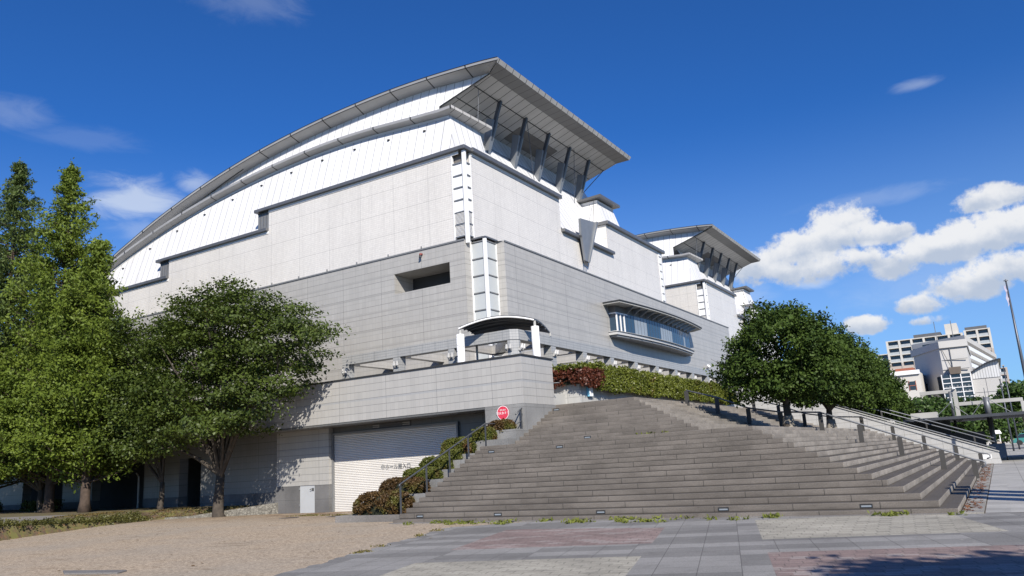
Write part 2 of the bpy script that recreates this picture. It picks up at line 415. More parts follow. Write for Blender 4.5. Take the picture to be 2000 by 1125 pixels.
def text_mesh(body, size, mat, parent, name, loc, face='-Y', depth=.006, align='CENTER'):
    cu = bpy.data.curves.new(name, 'FONT'); cu.body = body; cu.size = size; cu.align_x = align; cu.align_y = 'CENTER'; cu.extrude = depth
    cu.resolution_u = 2
    tmp = bpy.data.objects.new('tmp', cu); col.objects.link(tmp)
    bpy.context.view_layer.update()
    dg = bpy.context.evaluated_depsgraph_get()
    me = bpy.data.meshes.new_from_object(tmp.evaluated_get(dg))
    bpy.data.objects.remove(tmp); bpy.data.curves.remove(cu)
    n = len(me.vertices); a = np.empty(n*3); me.vertices.foreach_get('co', a); a = a.reshape(-1, 3)
    o0 = origin_of(parent)
    if face == '-Y': w = np.c_[a[:, 0], -a[:, 2], a[:, 1]]
    else: w = np.c_[a[:, 2], a[:, 0], a[:, 1]]
    w = w+np.array(loc)-o0
    me.vertices.foreach_set('co', w.ravel()); me.update(); me.name = name
    me.materials.clear(); me.materials.append(mat)
    o = bpy.data.objects.new(name, me); col.objects.link(o); o.parent = parent
    return o

# ---------------------------------------------------------------- foliage helpers
def leaves(name, centres, sig, per, size, mat, parent, seed, flat=.5, outward=None, droop=0.0, aspect=1.5, tint_by=None):
    """many leaf-sized quads scattered in clumps"""
    rg = np.random.default_rng(seed)
    centres = np.asarray(centres, float); n = len(centres)
    sig = np.broadcast_to(np.asarray(sig, float), (n, 3))
    C = np.repeat(centres, per, 0); S = np.repeat(sig, per, 0)
    P = C+np.clip(rg.normal(size=C.shape), -2.1, 2.1)*S
    N = len(P)
    nrm = rg.normal(size=(N, 3))*(1-flat)+np.array([0, 0, 1.0])*flat
    if outward is not None:
        d = P-np.asarray(outward); d /= np.linalg.norm(d, axis=1)[:, None]+1e-6
        nrm += d*0.45
    nrm /= np.linalg.norm(nrm, axis=1)[:, None]
    a = np.cross(nrm, rg.normal(size=(N, 3))); a /= np.linalg.norm(a, axis=1)[:, None]+1e-9
    a[:, 2] -= droop; a /= np.linalg.norm(a, axis=1)[:, None]
    b = np.cross(nrm, a); b /= np.linalg.norm(b, axis=1)[:, None]+1e-9
    sz = size*rg.uniform(.6, 1.35, N)[:, None]
    A = a*sz*aspect*.5; B = b*sz*.5
    V = np.stack([P-A, P+B*.9, P+A, P-B*.9], 1).reshape(-1, 3)
    V -= origin_of(parent)
    me = bpy.data.meshes.new(name)
    me.vertices.add(4*N); me.vertices.foreach_set('co', V.ravel())
    me.loops.add(4*N); me.loops.foreach_set('vertex_index', np.arange(4*N))
    me.polygons.add(N); me.polygons.foreach_set('loop_start', np.arange(0, 4*N, 4)); me.polygons.foreach_set('loop_total', np.full(N, 4))
    me.materials.append(mat); me.update(calc_edges=True)
    at = me.attributes.new('tint', 'FLOAT_VECTOR', 'POINT')
    cl = np.repeat(rg.uniform(0, 1, n), per); t = np.clip(.55*cl+.45*rg.uniform(0, 1, N), 0, 1)
    at.data.foreach_set('vector', np.repeat(np.c_[t, t, t], 4, 0).ravel())
    o = bpy.data.objects.new(name, me); col.objects.link(o)
    if parent is not None: o.parent = parent
    return o
def lobe_points(lobes, n, seed, shell=.55, zmin=None):
    rg = np.random.default_rng(seed); out = []
    vol = np.array([l[3]*l[4]*l[5] for l in lobes])**.75; k = rg.choice(len(lobes), n, p=vol/vol.sum())
    for i in k:
        l = lobes[i]; d = rg.normal(size=3); d /= np.linalg.norm(d)
        r = shell+(1-shell)*rg.uniform()**.6
        p = np.array(l[:3])+d*r*np.array(l[3:6])
        if zmin is not None and p[2] < zmin: p[2] = zmin+rg.uniform(0, .4)
        out.append(p)
    return np.array(out)
def limbs(mb, base, fork, targets, r0, rg, seg=7, wob=.12):
    """trunk from base to fork, limbs out to targets"""
    base = np.array(base); fork = np.array(fork)
    tp = [base+(fork-base)*t+np.array([rg.normal()*wob*.5, rg.normal()*wob*.5, 0])*(t > 0)*(t < 1) for t in (0, .12, .5, 1.0)]
    mb.tube(tp, [r0*1.45, r0*1.08, r0*.92, r0*.78], 10)
    for k, t in enumerate(targets):
        t = np.array(t, float); L = np.linalg.norm(t-fork); s = fork+(base-fork)*rg.uniform(0, .12)
        p1 = s+(t-s)*.35+np.array([0, 0, L*.10])+rg.normal(size=3)*wob*.6
        p2 = s+(t-s)*.7+np.array([0, 0, L*.07])+rg.normal(size=3)*wob
        rr = r0*(.34+.2*rg.uniform())
        mb.tube([s, p1, p2, t], [rr, rr*.7, rr*.42, rr*.12], seg, False)
        for q in range(3):
            c = [p1, p2, p2][q]; e = c+(t-s)/L*rg.uniform(.5, 1.2)+rg.normal(size=3)*np.array([.6, .6, .35])*min(1.0, L*.25)
            mb.tube([c, (c+e)/2+rg.normal(size=3)*.06, e], [rr*.42, rr*.25, rr*.07], 5, False)

# ================================================================ GROUND
def zg(x, y):
    s = min(max((y-20.0)/6.9, 0.0), 1.0)
    return 0.034-0.135*s if x < -16.2 else 0.034
def build_ground():
    m, T, b = matbase('far_ground')
    P = pos(T)
    T.put(b.inputs['Base Color'], T.mix(T.rng(T.noise(P, .02, 5), .4, .6), (.16, .155, .145, 1), (.10, .13, .06, 1))); b.inputs['Roughness'].default_value = .95
    mb = MB(); mb.face([(-3000, -3000, -.16), (3000, -3000, -.16), (3000, 4000, -.16), (-3000, 4000, -.16)])
    struct('ground', mb, m)
    # gravel-faced drive
    m, T, b = matbase('gravel')
    P = pos(T); q = T.sep(P)
    s1 = T.noise(P, 17.0, 4.0, .8); s2 = T.noise(P, 60.0, 2.0, .6); n = T.noise(P, .35, 6.0, .6)
    sp = T.m('ADD', T.m('MULTIPLY', s1, .65), T.m('MULTIPLY', s2, .35))
    c = T.mix(T.rng(sp, .38, .60), (.12, .088, .060, 1), (.56, .46, .34, 1))
    c = T.mix(T.rng(n, .42, .66, 0, .45), c, (.30, .275, .235, 1))
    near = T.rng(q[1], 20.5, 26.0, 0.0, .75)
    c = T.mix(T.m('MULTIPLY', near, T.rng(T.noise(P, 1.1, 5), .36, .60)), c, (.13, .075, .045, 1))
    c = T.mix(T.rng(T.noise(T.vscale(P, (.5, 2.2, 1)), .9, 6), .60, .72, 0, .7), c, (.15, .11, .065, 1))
    T.put(b.inputs['Base Color'], c); b.inputs['Roughness'].default_value = .95; b.inputs['Specular IOR Level'].default_value = .15
    bn = T.new('ShaderNodeBump'); bn.inputs['Strength'].default_value = .5; T.put(bn.inputs['Height'], s1); T.put(b.inputs['Normal'], bn.outputs[0])
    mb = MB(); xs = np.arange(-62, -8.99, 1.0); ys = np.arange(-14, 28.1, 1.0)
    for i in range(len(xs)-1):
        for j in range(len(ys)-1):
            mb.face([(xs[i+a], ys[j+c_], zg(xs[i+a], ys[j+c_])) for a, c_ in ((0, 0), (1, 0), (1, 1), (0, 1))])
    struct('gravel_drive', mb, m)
    # paved plaza: rotated grid of coloured panels in grey slabs
    m, T, b = matbase('plaza_paving')
    P = pos(T); x, y, z = T.sep(P)
    th = R(16.5); c0, s0 = math.cos(th), math.sin(th)
    p = T.m('ADD', T.m('MULTIPLY', x, c0), T.m('MULTIPLY', y, s0)); q = T.m('SUBTRACT', T.m('MULTIPLY', y, c0), T.m('MULTIPLY', x, s0))
    pp = T.m('DIVIDE', T.m('SUBTRACT', p, .40), 5.75); qq = T.m('DIVIDE', T.m('SUBTRACT', q, 14.75), 5.75)
    mask = T.m('MULTIPLY', T.m('LESS_THAN', T.m('FRACT', pp), .668), T.m('LESS_THAN', T.m('FRACT', qq), .69))
    cut = T.m('MULTIPLY', T.m('LESS_THAN', p, .2), T.m('GREATER_THAN', y, 16.55))
    mask = T.m('MULTIPLY', T.m('MULTIPLY', mask, T.m('SUBTRACT', 1.0, cut)), T.m('GREATER_THAN', p, -5.75))
    mask = T.m('MULTIPLY', mask, T.m('LESS_THAN', p, 4.3))
    par = T.m('GREATER_THAN', T.m('FRACT', T.m('MULTIPLY', T.m('ADD', T.m('FLOOR', pp), T.m('FLOOR', qq)), .5)), .25)
    V = T.comb(p, q, 0.0)
    # interlocking pavers: rows shifted in a zigzag
    rowi = T.m('FLOOR', T.m('DIVIDE', q, .205))
    zz = T.m('ADD', p, T.m('MULTIPLY', rowi, .17))
    qz = T.m('ADD', q, T.m('MULTIPLY', T.m('GREATER_THAN', T.m('FRACT', T.m('DIVIDE', zz, .42)), .5), .055))
    jq = line(T, qz, .205, .014); jp = line(T, zz, .42, .014)
    jn = T.m('MAXIMUM', jq, jp)
    ci = T.new('ShaderNodeTexWhiteNoise', noise_dimensions='2D'); T.put(ci.inputs['Vector'], T.comb(T.m('FLOOR', T.m('DIVIDE', T.m('ADD', zz, .21), .42)), T.m('FLOOR', T.m('DIVIDE', T.m('ADD', qz, .1025), .205)), 0.0))
    kb = T.rng(ci.outputs[0], 0, 1, .86, 1.12)
    sp = T.rng(T.noise(P, 60.0, 3.0, .7), .3, .7, .72, 1.28); bl = T.rng(T.noise(P, .5, 6.0), .3, .7, .8, 1.1)
    red = T.mix(T.rng(ci.outputs[0], .72, .75), (.250, .190, .176, 1), (.28, .24, .225, 1)); yel = (.36, .342, .288, 1)
    pc = T.mix(par, yel, red)
    pc = T.mix(T.m('MULTIPLY', jn, .75), pc, (.085, .08, .07, 1))
    # grey slabs .58 m
    gi = T.new('ShaderNodeTexWhiteNoise', noise_dimensions='2D'); T.put(gi.inputs['Vector'], T.comb(T.m('FLOOR', T.m('DIVIDE', p, 1.74)), T.m('FLOOR', T.m('DIVIDE', q, .58)), 0.0))
    gc = T.mix(T.rng(gi.outputs[0], .35, .65), (.185, .182, .175, 1), (.262, .258, .248, 1))
    gj = T.m('MAXIMUM', line(T, p, .58, .012), line(T, q, .58, .012))
    gc = T.mix(T.m('MULTIPLY', gj, .7), gc, (.06, .058, .055, 1))
    c = T.mix(mask, gc, pc)
    c = T.mix(T.rng(T.noise(P, 1.7, 7.0, .65), .55, .75, 0, .5), c, (.11, .105, .095, 1))
    c = T.mix(T.rng(T.noise(P, 6.0, 3.0, .5), .68, .74, 0, .55), c, (.34, .33, .30, 1))
    k = T.new('ShaderNodeVectorMath', operation='SCALE'); T.put(k.inputs[0], c); T.put(k.inputs['Scale'], T.m('MULTIPLY', T.m('MULTIPLY', sp, bl), T.m('ADD', T.m('MULTIPLY', mask, T.m('SUBTRACT', kb, 1.0)), 1.0)))
    T.put(b.inputs['Base Color'], k.outputs[0]); b.inputs['Roughness'].default_value = .85; b.inputs['Specular IOR Level'].default_value = .25
    edge = lambda y: (-7.35-y*s0)/c0
    rgp = np.random.default_rng(17)
    el_ = [(edge(y)+rgp.normal()*.035+.05*math.sin(y*3.1)+.04*math.sin(y*7.7), y, .040) for y in np.arange(17.35, -14, -.12)]
    mb = MB(); mb.face([(-9.5, 18.84, .040)]+[(-11.2+rgp.normal()*.05-1.0*t, 18.5-.9*t, .040) for t in np.linspace(0, 1, 12)]+el_+[(30, -14, .040), (30, 18.8, .040)])
    struct('plaza_paving', mb, m)
    # light slab pavement running away beside the steps
    m, T, b = matbase('pavement_slabs')
    P = pos(T); x, y, z = T.sep(P)
    j = T.m('MAXIMUM', line(T, x, .92, .02, -.52), line(T, y, .92, .02, .2))
    ci = T.new('ShaderNodeTexWhiteNoise', noise_dimensions='2D'); T.put(ci.inputs['Vector'], T.comb(T.m('FLOOR', T.m('DIVIDE', T.m('ADD', x, .98), .92)), T.m('FLOOR', T.m('DIVIDE', T.m('ADD', y, .26), .92)), 0.0))
    k = T.m('MULTIPLY', T.rng(ci.outputs[0], 0, 1, .88, 1.08), T.rng(T.noise(P, 1.2, 6), .3, .7, .82, 1.08))
    s = T.new('ShaderNodeVectorMath', operation='SCALE'); s.inputs[0].default_value = (.36, .355, .335); T.put(s.inputs['Scale'], k)
    c = T.mix(T.m('MULTIPLY', j, .7), s.outputs[0], (.12, .12, .10, 1))
    c = T.mix(T.rng(T.noise(T.vscale(P, (3, 1, 1)), 2.5, 3), .70, .78, 0, .6), c, (.14, .14, .12, 1))
    T.put(b.inputs['Base Color'], c); b.inputs['Roughness'].default_value = .85
    mb = MB(); mb.face([(-.52, 18.8, .046), (9, 18.8, .046), (9, 150, .046), (-.52, 150, .046)])
    mb.face([(-40, 62, .046), (-.52, 62, .046), (-.52, 150, .046), (-40, 150, .046)])
    mb.face([(-9.5, 18.84, .046), (-.98, 18.80, .046), (-.98, 18.81, .046), (-9.5, 18.9, .046)])
    struct('pavement', mb, m)
    mb = MB(); mb.box(-.93, -.53, 18.72, 48.8, -.05, .062)
    struct('gutter_strip', mb, granite('gutter_granite', (.30, .285, .25), (.9, .9, 0.0)))
    mb = MB(); mb.box(-.5225, -.505, 18.72, 48.8, -.05, .0475)
    tag(struct('gutter_moss', mb, M['soil'], 'stuff'), 'dark mossy joint along the gutter beside the steps', 'moss')
    # lawn bank
    A0, A1 = np.array([-30.3, 14.6]), np.array([-35.3, 24.0]); dA = (A1-A0)/np.linalg.norm(A1-A0); nA = np.array([-dA[1], dA[0]])
    B1 = np.array([-29.95, 26.9]); dB = (B1-A1)/np.linalg.norm(B1-A1); nB = np.array([-dB[1], dB[0]])
    def dist(x, y):
        return max((np.array([x, y])-A0)@nA, (np.array([x, y])-A1)@nB)
    def lz(x, y, lift=0.0):
        d = dist(x, y); sB = (np.array([x, y])-A1)@nB; sA = (np.array([x, y])-A0)@nA
        if d < (.22 if sB > sA else -.02): return zg(x, y)-.08
        t = min(max(d/1.3, 0), 1); sm = t*t*(3-2*t)
        wl = .50*min(max((x+34.6)/4.5, 0), 1) if x > -34.6 else 0
        return zg(x, y)+max(.42*sm, wl)+.018*d+lift
    mb = MB(); xs = np.arange(-64, -18.0, .2); ys = np.arange(4, 27.3, .2)
    m, T, b = matbase('lawn_soil')
    P = pos(T)
    c = T.mix(T.rng(T.noise(P, 2.2, 6), .4, .6), (.085, .06, .04, 1), (.12, .115, .035, 1))
    c = T.mix(T.rng(T.noise(P, 9, 4), .55, .7), c, (.19, .10, .05, 1))
    T.put(b.inputs['Base Color'], c); b.inputs['Roughness'].default_value = 1
    for i in range(len(xs)-1):
        for j in range(len(ys)-1):
            q = [(xs[i+a], ys[j+e]) for a, e in ((0, 0), (1, 0), (1, 1), (0, 1))]
            if q[1][0] > -29.9 and q[2][1] > 18: continue
            if max(dist(*v) for v in q) < -.02: continue
            mb.face([(a, e, lz(a, e)) for a, e in q])
    struct('lawn_bank', mb, m)
    # footpath over the bank
    mb = MB(); ts = np.arange(-8, 8.2, .8); ds = np.linspace(1.15, 6.2, 8)
    g = [[(lambda w: (w[0], w[1], lz(w[0], w[1], .02)))(A0+dA*t+nA*(d+max(0, t-3)*.28*(1-(d-1.15)/12))) for d in ds] for t in ts]
    for i in range(len(ts)-1):
        for j in range(len(ds)-1): mb.face([g[i][j], g[i+1][j], g[i+1][j+1], g[i][j+1]])
    struct('footpath', mb, plain('footpath_asphalt', (.20, .185, .165), .9, var=.2, nscale=2))
    # low rubble retaining wall
    mb = MB(); n = 14
    for k in range(n):
        a = A1+(B1-A1)*(.08+.92*k/n); e = A1+(B1-A1)*(.08+.92*(k+1)/n)
        za = lz(*(a+nB*.3))+.03; ze = lz(*(e+nB*.3))+.03
        f = lambda p, z: (p[0], p[1], z)
        o = nB*.24
        mb.hexa([f(a, -.2), f(e, -.2), f(e, ze), f(a, za)], [f(a+o, -.2), f(e+o, -.2), f(e+o, ze), f(a+o, za)])
    m, T, b = matbase('rubble_stone')
    P = pos(T)
    vo = T.new('ShaderNodeTexVoronoi', feature='DISTANCE_TO_EDGE'); T.put(vo.inputs['Vector'], T.vscale(P, (1, 1, 1.25))); vo.inputs['Scale'].default_value = 8.5
    v2 = T.new('ShaderNodeTexVoronoi'); T.put(v2.inputs['Vector'], T.vscale(P, (1, 1, 1.25))); v2.inputs['Scale'].default_value = 8.5
    c = T.mix(T.rng(T.sep(v2.outputs['Color'])[0], 0, 1), (.12, .115, .10, 1), (.25, .24, .21, 1))
    c = T.mix(T.rng(vo.outputs[0], .02, .075), (.075, .07, .06, 1), c)
    T.put(b.inputs['Base Color'], c); b.inputs['Roughness'].default_value = .9
    bn = T.new('ShaderNodeBump'); bn.inputs['Strength'].default_value = .9; T.put(bn.inputs['Height'], T.rng(vo.outputs[0], 0, .1)); T.put(b.inputs['Normal'], bn.outputs[0])
    tag(part('rubble_wall', mb, m), 'low rubble stone retaining wall at the foot of the tree bank', 'wall')
    # clipped ground cover along the bank edge
    rg = np.random.default_rng(5); C = []
    for t in np.arange(-7, 10.4, .045):
        w = A0+dA*t+nA*rg.uniform(-.02, .75); C.append((w[0], w[1], lz(*w)+rg.uniform(.02, .20)))
    o = leaves('ground_cover', C, (.10, .10, .05), 26, .055, leafmat('cover_leaf', (.045, .050, .012), (.13, .125, .03), .2), None, 3, .3)
    tag(o, 'low strip of shaggy ground cover along the edge of the gravel drive', 'ground cover', kind='stuff')
    C = []
    for t in np.linspace(-.1, 1.0, 160):
        w = A1+(B1-A1)*t+nB*rg.uniform(.3, 1.2)
        if w[1] < 26.9: C.append((w[0], w[1], lz(*w)+.02))
    for t in np.arange(6.0, 10.6, .05):
        w = A0+dA*t+nA*rg.uniform(.3, 2.2); C.append((w[0], w[1], lz(*w)+.02))
    o = leaves('leaf_litter', C, (.14, .14, .012), 16, .05, leafmat('litter_leaf', (.10, .05, .022), (.20, .17, .05), .15), None, 4, .7)
    tag(o, 'fallen leaves and thin grass on the bank under the trees', 'leaf litter', kind='stuff')
    # weeds at the foot of the steps and in the drive
    C = []
    for k in range(150):
        x = rg.uniform(-16, -.95)
        if math.sin(x*2.1)+math.sin(x*5.3+1)+.6*math.sin(x*.7) < rg.uniform(-.6, 1.2): continue
        y = 18.70-abs(rg.normal())*.13-(.45 if rg.uniform() < .25 and x < -5 else 0)
        C.append((x, y, .06))
    for cx, cy, n in ((-19.2, 20.9, 12), (-18.7, 20.6, 14), (-20.0, 21.4, 8), (-9.4, 18.1, 10), (-7.5, 17.9, 8), (-11.5, 18.0, 8), (-13.0, 18.3, 10)):
        for k in range(n): C.append((cx+rg.normal()*.22, cy+rg.normal()*.12, .06))
    for k in range(5): C.append((-9.9+rg.normal()*.5, 24.68, 2.27))
    o = leaves('weeds', C, (.075, .045, .03), 16, .045, M['grass_leaf'], None, 8, .05, aspect=2.6)
    tag(o, 'tufts of yellow green weeds along the foot of the steps', 'weeds', kind='stuff')
    C = [(-.72+rg.uniform(-.19, .12), rg.uniform(19, 47), .068) for _ in range(260)]
    o = leaves('dead_leaves', C, (.03, .12, .004), 4, .05, leafmat('dead_leaf', (.12, .045, .02), (.26, .12, .05), .1), None, 9, .8)
    tag(o, 'brown dead leaves lying in the gutter beside the steps', 'dead leaves', kind='stuff')
    C = []
    for k in range(520):
        x = rg.uniform(-38, -11); y = rg.uniform(8, 26.5)
        if rg.uniform() > (y-6)/22 or (y > 19 and x > -16.5) or (x-A0[0])*nA[0]+(y-A0[1])*nA[1] > -.1: continue
        if y > 24 and x < -28: continue
        C.append((x, y, zg(x, y)+.012))
    o = leaves('fallen_leaves', C, (.25, .25, .002), 3, .05, leafmat('fallen_leaf', (.10, .05, .02), (.22, .15, .06), .1), None, 10, .92)
    tag(o, 'dry leaves scattered over the gravel drive', 'fallen leaves', kind='stuff')
    C = []
    for k in range(26):
        x = rg.uniform(-26, -17); y = 24.2-.09*(x+26)+rg.normal()*.25; n_ = int(rg.integers(2, 7))
        for _ in range(n_): C.append((x+rg.normal()*.35, y+rg.normal()*.08, zg(x, y)+.02))
    for k in range(5):
        y = rg.uniform(10, 17); x = edge(y)+rg.normal()*.08
        for _ in range(4): C.append((x+rg.normal()*.1, y+rg.normal()*.12, .045))
    o = leaves('moss_tufts', C, (.07, .05, .012), 12, .035, M['grass_dry'], None, 12, .3, aspect=2.2)
    tag(o, 'dry mossy tufts along the worn joints of the drive', 'moss', kind='stuff')
    # drain covers in the drive
    for x, y, lb in ((-24.9, 22.9, 'rusty drain cover in the gravel, the one nearer the white door'), (-22.6, 23.2, 'rusty drain cover in the gravel, the one nearer the clipped bushes')):
        mb = MB(); z = zg(x, y)
        mb.tube([(x, y, z-.02), (x, y, z+.014)], .33, 20)
        r = thing('drain_cover', lb, 'drain cover', (x, y, z), 'drain covers in the gravel drive')
        part('lid', mb, plain('rusty_iron', (.06, .045, .035), .7), r)
        mb = MB()
        for k in range(20):
            a0, a1 = 2*math.pi*k/20, 2*math.pi*(k+1)/20
            mb.face([(x+.33*math.cos(a0), y+.33*math.sin(a0), z+.016), (x+.33*math.cos(a1), y+.33*math.sin(a1), z+.016), (x+.40*math.cos(a1), y+.40*math.sin(a1), z+.012), (x+.40*math.cos(a0), y+.40*math.sin(a0), z+.012)])
        part('rim', mb, M['kerb_stone'], r)
    mb = MB(); mb.prism([(-15.6, 8.75, .0), (-14.3, 9.0, .0), (-14.5, 9.32, .0), (-16.2, 9.05, .0)], (0, 0, .065))
    tag(part('stone_slab', mb, M['kerb_stone'], bevel=.015), 'flat gray stone slab set in the gravel', 'slab')
    # far hills
    mb = MB(); xs = np.linspace(-900, 700, 60); rg2 = np.random.default_rng(2)
    hh = [18+22*math.sin(.004*x+1)**2+10*math.sin(.013*x)+rg2.uniform(-2, 2) for x in xs]
    mb.strip([(x, 2300, -1) for x in xs], [(x, 2500, 34+h*1.0) for x, h in zip(xs, hh)])
    mb.strip([(x, 2500, 34+h*1.0) for x, h in zip(xs, hh)], [(x, 2900, -1) for x in xs])
    struct('hills', mb, M['mountain'])
    return lz
lawn_z = build_ground()

# ================================================================ STAIRCASE
ZT = 3.78
def build_stairs():
    st = thing('grand_staircase', 'wide gray granite staircase fanning round its corner up to the terrace', 'staircase', (-8, 19, 0))
    mb = MB()
    def step(x0, x1, y0, y1, z0, z1):
        n = len(mb.f); mb.box(x0, x1, y0, y1, z0, z1)
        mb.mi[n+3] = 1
    for k in range(16):
        step(-16.0, -.975-.348*k, 18.8+.327*k, 48.8, .14*k+(.004 if k else -.1), .14*(k+1)+.004)
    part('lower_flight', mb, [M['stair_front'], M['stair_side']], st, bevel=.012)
    mb = MB()
    for k in range(11):
        step(-15.12, -8.18-.348*k, 24.73+.327*k, 56.0, 2.244+.14*k+.001, 2.244+.14*(k+1))
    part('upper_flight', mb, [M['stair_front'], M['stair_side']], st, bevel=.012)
    mb = MB(); mb.box(-16.0, -.97, 18.62, 18.80, -.1, .055); part('base_course', mb, M['kerb_stone'], st)
    for x, y, z in ((-15.2, 18.8, .212), (-12.41, 18.8, .212), (-9.2, 18.8, .212), (-5.94, 18.8, .212), (-2.75, 18.8, .212),
                    (-12.57, 18.8+.327*14, 2.035), (-15.3, 18.8+.327*14, 2.035), (-12.17, 24.73, 2.315), (-14.9, 24.73+.327*9, 3.575)):
        y0 = y if z > .3 else y+.327
        mb = MB(); w, h = .13, .042
        for a in ((-w, w, -h, -h+.016), (-w, w, h-.016, h), (-w, -w+.022, -h+.016, h-.016), (w-.022, w, -h+.016, h-.016)):
            mb.box(x+a[0], x+a[1], y0-.012, y0+.03, z+a[2], z+a[3])
        f = part('step_light', mb, M['black'], st)
        mb = MB(); mb.face([(x-w+.022, y0-.003, z-h+.016), (x+w-.022, y0-.003, z-h+.016), (x+w-.022, y0-.003, z+.008), (x-w+.022, y0-.003, z+.008)])
        part('lens', mb, M['curtain'], f)
    # sloping side wall that ends the flight far right
    w = thing('stair_side_wall', 'pale tiled sloping wall closing the far right end of the steps', 'wall', (-3, 49, 0))
    prof = [(-.12, -.1), (-.14, .10), (-.2, .62), (-5.6, 2.72), (-13.5, 5.85), (-13.5, -.1)]
    mb = MB(); mb.prism([(x, 48.81, z) for x, z in prof], (0, .5, 0))
    part('wall_body', mb, tile('sidewall_tile', (.46, .46, .45), (.24, .24, .235), .3, .3, .012, .9, .3, .014, offz=0, jm=.6), w)
    mb = MB(); mb.hexa([(-.16, 48.76, .62), (-13.5, 48.76, 5.85), (-13.5, 49.36, 5.85), (-.16, 49.36, .62)], [(-.16, 48.76, .67), (-13.5, 48.76, 5.90), (-13.5, 49.36, 5.90), (-.16, 49.36, .67)])
    part('coping', mb, M['concrete'], w)
    mb = MB(); mb.box(-.95, -.55, 48.795, 48.808, .30, .52); part('notice', mb, M['sign_white'], w)
build_stairs()

def hrail(name, label, rail, posts, rr, prad, mat, pmat, flat=False):
    t = thing(name, label, 'handrail', posts[0][0], 'handrails on the steps')
    mb = MB(); mb.tube(rail, rr, 8); part('rail', mb, mat, t, True)
    for a, b in posts:
        mb = MB()
        if flat: mb.box(a[0]-.085, a[0]+.085, a[1]-.035, a[1]+.035, a[2], b[2]-.03); mb.tube([(b[0], b[1], b[2]-.06), b], .016, 6)
        else: mb.box(a[0]-prad, a[0]+prad, a[1]-prad, a[1]+prad, a[2], b[2])
        part('post', mb, pmat, t)
    return t
P = lambda y, z0, z1, x=-16.05: ((x, y, z0), (x, y, z1))
hrail('stair_handrail', 'black handrail climbing the left edge of the steps past the clipped bushes',
      [(-16.05, 19.2, 1.10), (-16.05, 19.25, 1.16), (-16.05, 24.2, 3.07), (-16.05, 25.42, 3.07)],
      [P(19.27, .04, 1.14), P(20.6, .8, 1.70), P(21.9, 1.36, 2.20), P(23.05, 1.9, 2.64), P(24.2, 2.2, 3.06), P(25.42, 2.24, 3.06)], .028, .022, M['rail_dark'], M['rail_dark'])
hrail('stair_handrail', 'double steel handrail on the top left of the steps beside the red round sign',
      [(-15.2, 25.0, 3.35), (-15.2, 25.4, 3.56), (-15.2, 28.0, 4.68), (-14.85, 28.02, 4.66)],
      [P(25.4, 2.5, 3.55, -15.2), P(26.73, 3.2, 4.1, -15.2), P(28.0, 3.7, 4.66, -15.2)], .026, .024, M['rail_dark'], M['rail_dark'])
mb = MB(); mb.tube([(-15.2, 25.0, 3.0), (-15.2, 25.35, 3.1), (-15.2, 25.55, 3.48), (-15.2, 27.9, 4.52)], .02, 8)
part('lower_rail', mb, M['rail_dark'], [o for o in col.objects if o.name == 'stair_handrail.001'][0], True)
def side_rail(y, label, endx):
    xs = [-11.3, -10.0, -8.73, -7.45, -5.93, -4.55, -3.23, -1.92, -.95]
    def zs(x):
        if x < -8.18: return 2.244+.14*min(11, math.ceil((-8.18-x)/.348+.001))
        if x < -6.2: return 2.244
        return .004+.14*min(16, max(0, math.ceil((-.975-x)/.348+.001)))
    zr = lambda x: .87+.14*(-.975-x)/.348 if x > -6.2 else (.87+2.1 + (.14*max(0, -8.18-x)/.348 if x < -8.18 else .0))
    pl = []
    for x in xs:
        zt = max(zs(x)+.68, zs(x)+.72)
        pl.append(((x, y, zs(x)-.02), (x, y, zt)))
    rail = [(x, y, b[2]) for x, (a, b) in zip(xs, pl)]
    rail += [(endx, y, rail[-1][2]-.06), (endx+.10, y, rail[-1][2]-.12), (endx+.10, y, rail[-1][2]-.24), (endx-.05, y, rail[-1][2]-.28)]
    return hrail('stair_handrail', label, rail, pl, .032, .03, M['rail_steel'], M['rail_post'], True)
side_rail(33.0, 'steel handrail on flat dark posts across the middle of the right hand steps', -.70)
side_rail(44.0, 'steel handrail on flat dark posts nearest the sloping side wall', -.66)
for dz, nm, lb in ((.30, 'ramp_handrail', 'upper steel rail behind the sloping side wall'), ):
    t = thing(nm, 'twin steel rails running above the coping of the sloping side wall', 'handrail', (-3, 49.6, 0), 'handrails on the steps')
    for yy, d2 in ((49.05, .10), (49.9, .42), (50.2, .62)):
        mb = MB(); mb.tube([(-.3, yy, .72+d2), (-13, yy, 5.70+d2)], .03, 8); part('rail', mb, M['rail_steel'], t, True)
    for k in range(6):
        x = -1.2-2.2*k; z = .66+(-.16-x)*.392
        mb = MB(); mb.box(x-.04, x+.04, 49.85, 49.93, z-.5, z+.42); part('post', mb, M['rail_post'], t)

